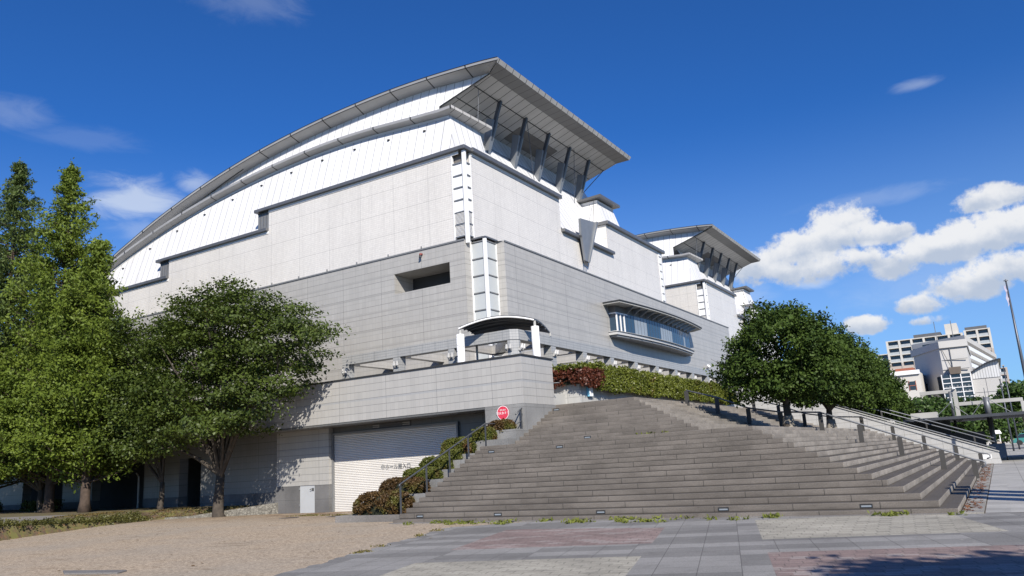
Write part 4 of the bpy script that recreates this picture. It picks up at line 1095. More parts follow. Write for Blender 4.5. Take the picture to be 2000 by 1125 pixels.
    for k in range(3): fr.strip([(pts[k][0]+.03, pts[k][1], 10.28), (pts[k+1][0]+.03, pts[k+1][1], 10.28)], [(pts[k][0]+.03, pts[k][1], 10.36), (pts[k+1][0]+.03, pts[k+1][1], 10.36)])
    part('mullions', fr, M['white_metal'], b)
    p2 = arc(.9, 0, 44.4, 57.6, 14, s0=.5); p3 = arc(1.5, 0, 44.2, 58.2, 14, s0=.95)
    for k in range(1, 14): part('bracket', MB().hexa([(p2[k][0], p2[k][1]-.04, 10.40), (p2[k][0], p2[k][1]+.04, 10.40), (p2[k][0], p2[k][1]+.04, 10.78), (p2[k][0], p2[k][1]-.04, 10.78)], [(p3[k][0], p3[k][1]-.04, 10.72), (p3[k][0], p3[k][1]+.04, 10.72), (p3[k][0], p3[k][1]+.04, 10.78), (p3[k][0], p3[k][1]-.04, 10.78)]), M['strut_light'], b)
    lg = MB(); p4 = arc(1.0, 0, 43.8, 58.3, 9, s0=.43)
    for k in range(1, 9): lg.box(p4[k][0]-.1, p4[k][0]+.05, p4[k][1]-.03, p4[k][1]+.03, 8.90, 8.94)
    part('sill_clips', lg, M['louvre'], b)
    lf = MB(); lens(lf, 1.12, 9.121, 9.14, 43.7, 58.6, .45); part('sill_lip', lf, M['sill_metal'], b)
build_base()

# ================================================================ LOADING WING UNDER THE TERRACE
def build_wing():
    w = thing('loading_wing', 'low pale tiled terrace wing with the loading shutter beneath it', 'building', (-22, 26, 0))
    mb = MB()
    mb.box(XL, -15.11, 25.5, 25.76, 3.78, 5.61); mb.box(-15.37, -15.11, 25.761, 27.96, 3.78, 5.61)
    part('terrace_parapet', mb, M['fascia_tile'], w)
    mb = MB(); mb.box(XL, -15.06, 25.45, 25.80, 5.612, 5.67); mb.box(-15.42, -15.06, 25.801, 28.0, 5.612, 5.67); part('parapet_cap', mb, M['black'], w)
    mb = MB(); mb.box(XL, -15.40, 25.77, 30.36, 3.80, 4.30); part('terrace_slab', mb, M['concrete'], w)
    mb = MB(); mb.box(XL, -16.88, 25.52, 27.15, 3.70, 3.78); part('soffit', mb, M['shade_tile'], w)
    mb = MB(); mb.box(-16.88, -15.10, 25.49, 27.30, -.2, 3.775); mb.box(-15.40, -15.10, 27.301, 28.3, -.2, 3.775); part('granite_pier', mb, M['granite_gray'], w)
    # wall under the terrace
    mb = MB()
    mb.box(-30.1, -26.64, 26.9, 27.6, 1.15, 3.70); part('tiled_wall', mb, M['fascia_tile'], w)
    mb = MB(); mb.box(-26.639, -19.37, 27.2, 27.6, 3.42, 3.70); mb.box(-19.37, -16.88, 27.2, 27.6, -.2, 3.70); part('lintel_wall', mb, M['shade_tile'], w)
    mb = MB(); mb.box(-30.12, -28.56, 26.885, 27.6, -.3, 1.149); mb.box(-27.54, -26.64, 26.885, 27.6, -.3, 1.149); mb.box(-28.56, -27.54, 27.0, 27.6, -.3, 1.149); part('granite_base', mb, M['granite_base'], w)
    # wall behind the trees, with dark openings
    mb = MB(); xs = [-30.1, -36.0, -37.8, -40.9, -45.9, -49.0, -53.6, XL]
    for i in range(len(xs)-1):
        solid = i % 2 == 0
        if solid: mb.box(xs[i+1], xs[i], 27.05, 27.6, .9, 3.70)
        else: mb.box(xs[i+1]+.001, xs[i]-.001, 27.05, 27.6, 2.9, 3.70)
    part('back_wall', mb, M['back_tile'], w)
    for i in range(0, len(xs)-1, 2): part('back_wall_base', MB().box(xs[i+1], xs[i], 27.03, 27.6, -.3, .899), M['granite_base'], w)
    mb = MB(); mb.box(XL, -36, 30.0, 30.2, -.2, 3.78); part('inner_wall', mb, M['dark_room'], w)
    # shutter
    s = MB(); n = 46; z0, z1 = -.12, 3.42
    prof = []
    for k in range(n*3+1):
        z = z0+(z1-z0)*k/(n*3); prof.append((27.20+.022*math.cos(2*math.pi*k/3.0), z))
    s.strip([(-26.62, a, b) for a, b in prof], [(-19.38, a, b) for a, b in prof])
    so_ = part('loading_shutter', s, M['shutter'], w)
    text_mesh('中ホール搬入口', .245, M['text_gray'], so_, 'lettering', (-22.86, 27.168, 1.75), depth=.004)
    mb = MB(); mb.box(-26.64, -26.56, 27.08, 27.3, -.2, 3.45); mb.box(-19.44, -19.36, 27.08, 27.3, -.2, 3.45); mb.box(-26.56, -19.44, 27.08, 27.3, 3.36, 3.45); part('shutter_frame', mb, M['louvre'], w)
    mb = MB(); mb.box(-24.2, -21.95, 27.17, 27.199, 3.47, 3.68); sg = part('height_sign', mb, M['concrete_dark'], w)
    for a, b in ((-24.15, -23.75), (-22.4, -22.0)):
        for z in (3.53, 3.61): part('stripe', MB().box(a, b, 27.160, 27.169, z, z+.035), M['concrete'], sg)
    # door
    mb = MB(); mb.box(-28.54, -27.56, 26.93, 26.98, -.12, 1.76); d = part('door', mb, M['door'], w)
    mb = MB(); mb.tube([(-27.68, 26.90, .98), (-27.68, 26.84, .98), (-27.80, 26.84, .96)], .018, 6); mb.box(-27.72, -27.64, 26.915, 26.93, .88, 1.02); part('handle', mb, M['black'], d)
    mb = MB(); mb.face([(-28.22+.19*math.cos(a), 26.925, 1.28+.10*math.sin(a)) for a in np.linspace(0, math.pi, 12)]); part('sticker', mb, plain('sticker_pink', (.55, .42, .42), .5), d)
    mb = MB()
    for z in (.2, .95, 1.6): mb.box(-28.57, -28.53, 26.88, 26.93, z, z+.12)
    part('hinge', mb, M['louvre'], d)
    # down pipe by the openings
    mb = MB(); mb.tube([(-41.5, 26.98, 2.3), (-41.15, 26.9, 2.1), (-41.15, 26.9, .4)], .05, 8); part('down_pipe', mb, M['concrete'], w)
    # round red fire-cistern sign fixed to the granite pier
    t = thing('round_sign', 'round red sign with white lettering on the granite pier', 'sign', (-16.04, 25.46, 3.49))
    mb = MB(); mb.tube([(-16.04, 25.47, 3.49), (-16.04, 25.455, 3.49)], .27, 36); part('disc', mb, M['sign_red'], t)
    mb = MB()
    for k in range(40):
        a, b = 2*math.pi*k/40, 2*math.pi*(k+1)/40; q = lambda r_, t_: (-16.04+r_*math.cos(t_), 25.452, 3.49+r_*math.sin(t_))
        mb.face([q(.25, a), q(.25, b), q(.27, b), q(.27, a)])
    part('border', mb, M['sign_white'], t)
    text_mesh('防火水そう', .118, M['sign_white'], t, 'lettering', (-16.04, 25.451, 3.475), depth=.002)
    text_mesh('消防 指定', .062, M['sign_white'], t, 'small_lettering', (-16.04, 25.451, 3.595), depth=.002)
    mb = MB(); mb.box(-16.07, -16.01, 25.455, 25.49, 2.9, 3.3); part('mount', mb, M['louvre'], t)
build_wing()

# ================================================================ PERGOLA AND CANOPY
def build_pergola():
    p = thing('terrace_pergola', 'gray tiled pergola frame running round the terrace in front of the base wall', 'pergola', (-18, 28, 4.3))
    mb = MB(); mb.box(-25.79, -16.62, 26.98, 27.40, 6.55, 6.98); part('beam', mb, M['pergola_tile'], p)
    mb = MB(); mb.box(-16.61, -16.19, 27.4, 58.6, 6.55, 6.98); part('beam', mb, M['pergola_tile'], p)
    mb = MB(); mb.prism([(-16.62, 26.98, 6.55), (-16.45, 26.98, 6.55), (-16.19, 27.24, 6.55), (-16.19, 27.4, 6.55), (-16.62, 27.4, 6.55)], (0, 0, .43)); part('corner_beam', mb, M['pergola_tile'], p)
    def lampset(x, y, axis):
        mb = MB()
        for s in (-.09, .09):
            if axis == 'x': mb.tube([(x+s, y, 6.10), (x+s+.02, y-.10, 6.20), (x+s+.05, y-.13, 6.36)], [.05, .07, .035], 7)
            else: mb.tube([(x, y+s, 6.10), (x+.10, y+s+.02, 6.20), (x+.13, y+s+.05, 6.36)], [.05, .07, .035], 7)
        part('lamp', mb, M['sill_metal'], p)
    for x0, x1 in ((-25.79, -25.42), (-22.70, -22.30), (-19.62, -19.30)):
        mb = MB(); mb.box(x0, x1, 26.99, 27.39, 4.3, 6.549); part('column', mb, M['pergola_tile'], p)
        mb = MB(); mb.box(x0+.02, x1-.02, 27.401, 30.36, 6.57, 6.96); part('cross_beam', mb, M['gray_tile'], p)
        lampset((x0+x1)/2, 26.98, 'x')
    mb = MB(); mb.prism([(-16.60, 27.0, 4.3), (-16.47, 27.0, 4.3), (-16.21, 27.26, 4.3), (-16.21, 27.39, 4.3), (-16.60, 27.39, 4.3)], (0, 0, 2.249)); part('column', mb, M['pergola_tile'], p)
    lampset(-16.52, 26.98, 'x'); lampset(-16.19, 27.34, 'y')
    for k in range(10):
        y = 30.03+3.135*k
        mb = MB(); mb.box(-16.60, -16.20, y, y+.42, 3.9, 6.549); part('column', mb, M['pergola_tile'], p)
        mb = MB(); mb.box(-19.49, -16.611, y+.02, y+.40, 6.57, 6.96); part('cross_beam', mb, M['gray_tile'], p)
        lampset(-16.19, y+.21, 'y')
    # diagonal beams from the corner to the hall
    mb = MB(); mb.hexa([(-16.6, 27.2, 6.57), (-16.4, 27.4, 6.57), (-19.4, 31.0, 6.57), (-19.7, 30.7, 6.57)], [(-16.6, 27.2, 6.96), (-16.4, 27.4, 6.96), (-19.4, 31.0, 6.96), (-19.7, 30.7, 6.96)]); part('cross_beam', mb, M['gray_tile'], p)
    # arched canopy over the terrace corner
    c = thing('arched_canopy', 'dark arched canopy with white edge on two white columns at the terrace corner', 'canopy', (-16.4, 26.2, 5.6))
    A = np.array([-18.25, 25.92]); B = np.array([-15.55, 27.5]); C = np.array([-16.2, 30.0]); D = np.array([-18.55, 27.63])
    n = 18
    def surf(u, v, dz=0):
        q = (A*(1-u)+B*u)*(1-v)+(D*(1-u)+C*u)*v
        z = 7.13+.17*u+.29*math.sin(math.pi*u)**.9*(1-.3*v)+.10*math.sin(math.pi*v)-.10*v-.1*u*v
        return (q[0], q[1], z+dz)
    mb = MB()
    g0 = [[surf(i/n, j/n) for j in range(n+1)] for i in range(n+1)]; g1 = [[surf(i/n, j/n, .07) for j in range(n+1)] for i in range(n+1)]
    for i in range(n):
        for j in range(n):
            mb.face([g0[i][j], g0[i][j+1], g0[i+1][j+1], g0[i+1][j]]); mb.face([g1[i][j], g1[i+1][j], g1[i+1][j+1], g1[i][j+1]])
    for i in range(n):
        for j in (0, n): mb.face([g0[i][j], g0[i+1][j], g1[i+1][j], g1[i][j]])
        for j in (0, n): mb.face([g0[j][i], g0[j][i+1], g1[j][i+1], g1[j][i]])
    part('shell', mb, M['canopy_dark'], c)
    mb = MB(); mb.tube([np.array(g0[i][0])+np.array([0, -.02, .0]) for i in range(n+1)], .035, 6); part('edge_trim', mb, M['white_metal'], c)
    mb = MB()
    for j in (5, 9, 13):
        mb.tube([np.array(g0[i][j])+np.array([0, 0, -.04]) for i in range(n+1)], .03, 5)
    part('rib', mb, M['concrete_dark'], c)
    for x, cy_, zt, zs_ in ((-18.25, 26.0, 6.90, 7.10), (-15.60, 27.62, 7.05, 7.26)):
        mb = MB(); mb.tube([(x, cy_, 4.3), (x, cy_, zt)], .165, 20); k_ = part('column', mb, M['white_metal'], c, True)
        mb = MB(); mb.tube([(x, cy_, zt), (x, cy_, zs_+.03)], .055, 8); part('stub', mb, M['concrete'], k_)
        if x < -18:
            mb = MB()
            rg = np.random.default_rng(3)
            for q in range(9):
                a = rg.uniform(-2.4, -.2); z = 5.7+rg.uniform(0, 1.1); r_ = .1655
                a2 = a+rg.uniform(.12, .35); hh = rg.uniform(.02, .07)
                mb.face([(x+r_*math.cos(a), 26+r_*math.sin(a), z), (x+r_*math.cos(a2), 26+r_*math.sin(a2), z), (x+r_*math.cos(a2), 26+r_*math.sin(a2), z+hh), (x+r_*math.cos(a), 26+r_*math.sin(a), z+hh)])
            part('rust_spots', mb, M['black'], k_)
    for pt in (C, D):
        mb = MB(); q = surf(1 if pt is C else 0, 1); mb.tube([(q[0], q[1], 4.3 if pt is D else 6.98), (q[0], q[1], q[2]+.02)], .05, 8); part('column', mb, M['concrete'], c)
    # planter with hedge in front of the pergola
    t = thing('hedge_planter', 'pale tiled planter wall holding the hedge at the head of the steps', 'planter', (-15, 29.5, 3.78))
    mb = MB(); mb.box(-16.15, -14.71, 29.5, 54, 3.6, 4.74)
    part('planter_wall', mb, tile('planter_tile', (.47, .47, .455), (.26, .26, .255), .3, .3, .012, .9, .3, .014, offz=4.74, jm=.6), t)
    mb = MB(); mb.box(-16.10, -14.76, 29.55, 53.9, 4.741, 4.76); part('soil', mb, M['soil'], t)
    s = thing('small_plaque', 'small white and blue notice box on the planter wall', 'sign', (-14.6, 30.35, 4.4))
    mb = MB(); mb.box(-14.709, -14.58, 30.14, 30.52, 4.17, 4.62); part('box', mb, M['sign_blue'], s)
    mb = MB(); mb.box(-14.579, -14.572, 30.17, 30.50, 4.18, 4.61); part('face', mb, M['sign_white'], s)
    def hedge(name, label, x0, x1, y0, y1, z0, z1, mat, seed, n, round_end=False, hang=True, skip_back=True):
        hgt = thing(name, label, 'hedge', ((x0+x1)/2, (y0+y1)/2, z0), 'hedge on the planter')
        rg = np.random.default_rng(seed); C = []
        while len(C) < n:
            f = rg.choice(3, p=[.60, .30, .10]); y = rg.uniform(y0, y1)
            wv = .05*math.sin(y*1.9)+.05*math.sin(y*4.7+1)
            fall = 1.0 if not round_end else min(1.0, max(.05, (y1-y)/3.0))**.5
            zt = z0+(z1-z0)*fall+wv
            if f == 0: C.append((x1+rg.normal()*.04+wv, y, rg.uniform(z0-.05, zt)))
            elif f == 1: C.append((rg.uniform(x0, x1), y, zt+rg.normal()*.03))
            else: C.append((rg.uniform(x0, x1), (y0-.02)+rg.normal()*.04, rg.uniform(z0-.05, zt)))
        if hang:
            for _ in range(n//9):
                y = rg.uniform(y0, y1-1); C.append((x1+.03, y, z0-.06-.16*abs(math.sin(y*1.3)*math.sin(y*.7+1))*rg.uniform()**.5))
        leaves('foliage', C, (.055, .07, .055), 15, .075, mat, hgt, seed+1, .1, outward=((x0+x1)/2-1, (y0+y1)/2, z0-1))
        mb = MB(); mb.box(x0+.08, x1-.07, y0+.06, y1-(1.2 if round_end else 0), z0-.0, z1-.09); part('stems_or_core', mb, M['hedge_core'], hgt)  # dark inner block, stops the view through the hedge
        return hgt
    hedge('hedge', 'long clipped yellow green hedge along the planter below the pergola', -15.95, -14.42, 30.75, 51.9, 4.66, 5.52, M['hedge_leaf'], 71, 5400, True)
    rh = hedge('hedge', 'dark red clipped end of the hedge beside the terrace parapet', -15.95, -14.42, 29.25, 31.0, 4.68, 5.24, M['red_leaf'], 75, 560, False, False)
    rg = np.random.default_rng(80)
    leaves('shoots', [(rg.uniform(-15.85, -14.5), rg.uniform(29.3, 31.0), 5.40+rg.normal()*.06) for _ in range(330)], (.06, .07, .05), 15, .075, M['hedge_leaf'], rh, 81, .1)
build_pergola()

# ================================================================ TREES
def zelkova(loc, label, lobes, n, per, size, mat, barkm, r0, fork, seed, nl=12, sig=(.34, .34, .085), flat=.62, group='broad trees on the bank', name='broad_tree'):
    t = thing(name, label, 'tree', loc, group)
    rg = np.random.default_rng(seed); pts = lobe_points(lobes, n, seed)
    ctr = np.mean([l[:3] for l in lobes], 0)
    leaves('crown', pts, np.array(sig)*np.ones((len(pts), 3)), per, size, mat, t, seed+1, flat, outward=ctr-np.array([0, 0, 2]))
    mb = MB(); ends = pts[rg.choice(len(pts), nl, replace=False)]
    ends = np.array([ctr+(e-ctr)*.92 for e in ends])
    limbs(mb, loc, fork, ends, r0, rg)
    part('trunk', mb, barkm, t, True)
    return t
def build_trees():
    # broad tree nearest the shutter
    x, y = -32.3, 25.35; z = lawn_z(x, y)-.05
    lob = [(-31.0, 24.9, 8.4, 3.6, 2.4, 2.3), (-28.4, 24.5, 7.6, 2.6, 2.0, 1.6), (-26.2, 24.2, 7.2, 2.6, 1.7, 1.3), (-33.6, 24.6, 7.6, 2.8, 2.2, 2.0), (-31.6, 24.3, 10.1, 2.2, 1.8, 1.0),
           (-33.4, 24.2, 9.6, 1.5, 1.4, .8), (-28.4, 24.4, 9.2, 1.7, 1.5, .8), (-26.4, 24.2, 8.5, 1.2, 1.2, .6), (-29.2, 23.4, 6.0, 2.4, 1.5, 1.0), (-32.2, 23.2, 5.4, 2.8, 1.4, 1.0), (-26.3, 23.9, 5.9, 1.7, 1.3, .8),
           (-28.3, 23.5, 4.9, 2.0, 1.3, .8), (-26.9, 24.1, 4.8, 1.3, .9, .6), (-33.2, 23.2, 4.2, 2.2, 1.3, .9), (-30.8, 22.9, 3.9, 1.7, 1.1, .6), (-35.0, 23.5, 5.8, 2.2, 1.6, 1.5), (-34.6, 22.9, 3.4, 1.6, 1.0, .6), (-29.3, 24.6, 3.9, 1.3, .8, .4)]
    zelkova((x, y, z), 'big broad spreading tree with dark green layered foliage nearest the loading shutter', lob, 360, 165, .105, M['zelkova_leaf'], M['bark'], .25, (-32.2, 25.3, 1.9), 11, 24, sig=(.42, .40, .14), flat=.48)
    x, y = -36.7, 25.3; z = lawn_z(x, y)-.05
    lob = [(-36.4, 24.2, 7.4, 2.8, 2.0, 2.2), (-35.6, 23.7, 5.4, 2.6, 1.6, 1.3), (-38.2, 23.8, 5.8, 2.4, 1.8, 1.6), (-36.6, 23.2, 4.0, 2.6, 1.3, .9), (-36.8, 24.2, 9.2, 1.7, 1.6, 1.2), (-38.6, 23.0, 3.4, 1.8, 1.1, .8)]
    zelkova((x, y, z), 'slimmer dark green tree with a forked trunk in the middle of the bank', lob, 210, 150, .105, M['zelkova_leaf'], M['bark'], .14, (-36.7, 25.3, 1.7), 31, 12, sig=(.42, .40, .14), flat=.48)
    x, y = -44.2, 23.2; z = lawn_z(x, y)-.05
    lob = [(-44.0, 22.0, 6.2, 3.6, 2.2, 2.6), (-41.0, 21.7, 5.4, 2.8, 1.8, 2.2), (-47.0, 22.2, 6.0, 3.2, 2.0, 2.6), (-43.5, 20.8, 3.6, 3.2, 1.4, 1.1), (-39.6, 22.2, 7.4, 2.2, 1.6, 2.4), (-42.8, 21.0, 5.0, 2.2, 1.3, 1.4),
           (-48.5, 21.2, 3.6, 2.6, 1.3, 1.1), (-39.6, 21.6, 3.8, 1.6, 1.1, .9), (-45.6, 20.6, 2.9, 1.8, 1.0, .6)]
    zelkova((x, y, z), 'low light green tree at far left in front of the dark openings', lob, 620, 110, .10, M['redwood_leaf'], M['bark'], .16, (-44.1, 23.2, 1.7), 41, 12, sig=(.36, .34, .12), flat=.42)
    # tall feathery conifers at far left
    def redwood(x, y, H, R0, seed, mat, label, zlow=1.9, gap=0.0):
        z0 = lawn_z(x, y)-.05
        t = thing('conifer_tree', label, 'tree', (x, y, z0), 'tall conifers at far left')
        rg = np.random.default_rng(seed); C = []; S = []; br = MB()
        br.tube([(x, y, z0), (x+.02, y, z0+.6), (x+.05, y, H*.5), (x+.02, y, H*.93)], [.34, .24, .14, .02], 9)
        h = zlow
        while h < H-.15:
            f = (h-zlow)/(H-zlow)
            Rr = R0*(1-f)**.85*(1.0 if f > .08 else .85+1.9*f)+.12
            nb = 5 if f < .7 else 4
            for k in range(nb):
                a = rg.uniform(0, 2*math.pi); L = Rr*rg.uniform(.38, 1.25)
                rise = L*rg.uniform(.25, .65)
                e = np.array([x+math.cos(a)*L, y+math.sin(a)*L*.8, h+rise]); s_ = np.array([x, y, h])
                br.tube([s_, (s_+e)/2+np.array([0, 0, -.08*L]), e], [.045*(1-f)+.012, .03*(1-f)+.008, .006], 4, False)
                m_ = max(2, int(L/.34))
                for q in range(m_):
                    u = (q+.9)/(m_+.2)
                    if u < .22+gap*.3: continue
                    if rg.uniform() < gap*(.55 if f > .3 else .1): continue
                    C.append(s_+(e-s_)*u+rg.normal(size=3)*.10+np.array([0, 0, -.08])); w = .10+.13*(1-f); S.append((w*1.25, w*1.25, w*.8))
            h += rg.uniform(.19, .32)*(1-.4*f)
        C.append((x, y, H)); S.append((.06, .06, .25)); C.append((x, y, H-.4)); S.append((.10, .10, .2))
        leaves('crown', C, np.array(S), 34, .095, mat, t, seed+1, .25, droop=.35, aspect=2.1)
        part('trunk', br, M['bark_red'], t, True)
    redwood(-49.6, 23.4, 21.8, 6.0, 51, M['redwood_leaf_gray'], 'tallest conifer at far left with an open top showing its branches', gap=.4)
    redwood(-42.9, 23.0, 19.8, 5.2, 61, M['redwood_leaf'], 'slender pointed conifer second from the left with a narrow spire top', gap=.25)
    redwood(-39.6, 23.0, 14.6, 3.8, 71, M['redwood_leaf'], 'shorter conifer just left of the roof end')
    redwood(-54.6, 23.0, 18.2, 5.2, 81, M['redwood_leaf_gray'], 'conifer cut off by the left edge of the photo', gap=.3)
    # low shrubs by the path
    for x, y, lb in ((-47.4, 25.0, 'low scruffy shrub beside the footpath under the conifers'), (-53.0, 24.6, 'low dark shrub at the far left end of the footpath')):
        z = lawn_z(x, y); t = thing('low_shrub', lb, 'shrub', (x, y, z), 'low shrubs by the footpath')
        rg = np.random.default_rng(int(-x)); C = [(x+rg.uniform(-1.5, 1.5), y+rg.uniform(-.4, .4), z+rg.uniform(.05, .5)) for _ in range(170)]
        leaves('foliage', C, (.09, .09, .07), 20, .07, M['azalea_green'], t, 7, .1)
        mb = MB()
        for k in range(8): mb.tube([(x-1.2+.33*k, y, z-.05), (x-1.25+.33*k, y+.05, z+.4)], [.03, .012], 5)
        part('stems_or_core', mb, M['bark'], t)
    # row of dark glossy trees on the landing
    spec = [(-7.0, 32.2, 1.0, 'big glossy dark green tree on the stair landing nearest the camera, pale trunk base', 101),
            (-7.0, 41.5, 1.03, 'glossy dark green tree second along the stair landing', 111),
            (-7.1, 50.8, 1.0, 'glossy dark green tree third along the row on the stair landing', 121),
            (-7.2, 58.5, .84, 'glossy dark green tree fourth along the row, behind the side wall', 131),
            (-7.2, 65.5, .72, 'glossy dark green tree farthest along the row beside the steps', 141)]
    for x, y, s, lb, sd in spec:
        z0 = 2.24
        lob = [(x+.25*s, y-.3, z0+3.15*s, 2.0*s, 2.1*s, 1.45*s), (x-.8*s, y-.4, z0+2.2*s, 1.45*s, 1.5*s, 1.1*s), (x+1.2*s, y+.3, z0+2.3*s, 1.5*s, 1.7*s, 1.2*s), (x+.1*s, y, z0+4.1*s, 1.15*s, 1.3*s, .85*s),
               (x-.3*s, y-.8, z0+1.75*s, 1.2*s, 1.0*s, .55*s), (x+1.4*s, y-.6, z0+1.75*s, 1.2*s, 1.0*s, .6*s), (x-1.35*s, y, z0+3.4*s, .7*s, .8*s, .55*s), (x+1.35*s, y, z0+3.9*s, .6*s, .7*s, .5*s), (x-.5*s, y, z0+4.7*s, .6*s, .7*s, .5*s), (x-2.0*s, y-.3, z0+2.4*s, .6*s, .7*s, .5*s), (x+.75*s, y, z0+4.6*s, .5*s, .6*s, .4*s)]
        t = zelkova((x, y, z0), lb, lob, 430, 92 if sd < 115 else 60, .090 if sd < 115 else .12, M['camphor_leaf'], M['bark'], .17, (x, y, z0+1.0), sd, 12, sig=(.20, .20, .13), flat=.3, group='glossy trees along the stair landing', name='evergreen_tree')
        mb = MB(); mb.tube([(x, y, z0-.1), (x, y, z0+.05), (x+.005, y, z0+.52)], [.30, .262, .196], 12); part('bark_patch', mb, M['bark_pale'], t, True)
    # street trees in the right background
    rg = np.random.default_rng(9)
    for x, y, H, rr, lb, sd in ((-4.9, 78.0, 4.9, 2.4, 'leafy street tree just behind the glossy row, left of the glass canopy mast', 151), (-1.9, 92, 5.2, 2.3, 'bright leafy street tree between the two canopy masts', 161), (2.4, 100, 6.6, 1.7, 'street tree at the right edge behind the canopy beam', 171),
                            (4.6, 88, 3.6, 1.6, 'small roadside tree at the right edge under the canopy', 181), (.2, 112, 5.0, 2.2, 'far roadside tree behind the right hand canopy mast', 191)):
        lob = [(x, y, H-rr*.55, rr, rr, rr*.62), (x-rr*.5, y, H-rr*1.0, rr*.7, rr*.8, rr*.6), (x+rr*.5, y, H-rr*.95, rr*.7, rr*.8, rr*.6), (x, y, H-rr*1.5, rr*.8, rr*.7, rr*.5)]
        zelkova((x, y, -.05), lb, lob, 260, 28, .24, M['street_leaf'], M['bark'], .16, (x, y, 1.8), sd, 8, sig=(.4, .4, .22), flat=.3, group='street trees in the right background', name='street_tree')
    # tree standing behind the photographer: only its shadow reaches into the frame
    lob = [(6.9, 3.5, 6.6, 1.9, 1.2, .8), (8.8, 3.3, 7.0, 2.0, 1.8, 1.1), (5.0, 4.3, 6.4, .8, .5, .35), (8.2, 2.0, 7.6, 1.8, 1.4, 1.0)]
    zelkova((8.2, 2.6, .0), 'tree beside the photographer whose shadow falls on the red paving', lob, 260, 34, .16, M['zelkova_leaf'], M['bark'], .2, (8.2, 2.6, 4.6), 201, 9, group='trees on the plaza', name='plaza_tree')
build_trees()

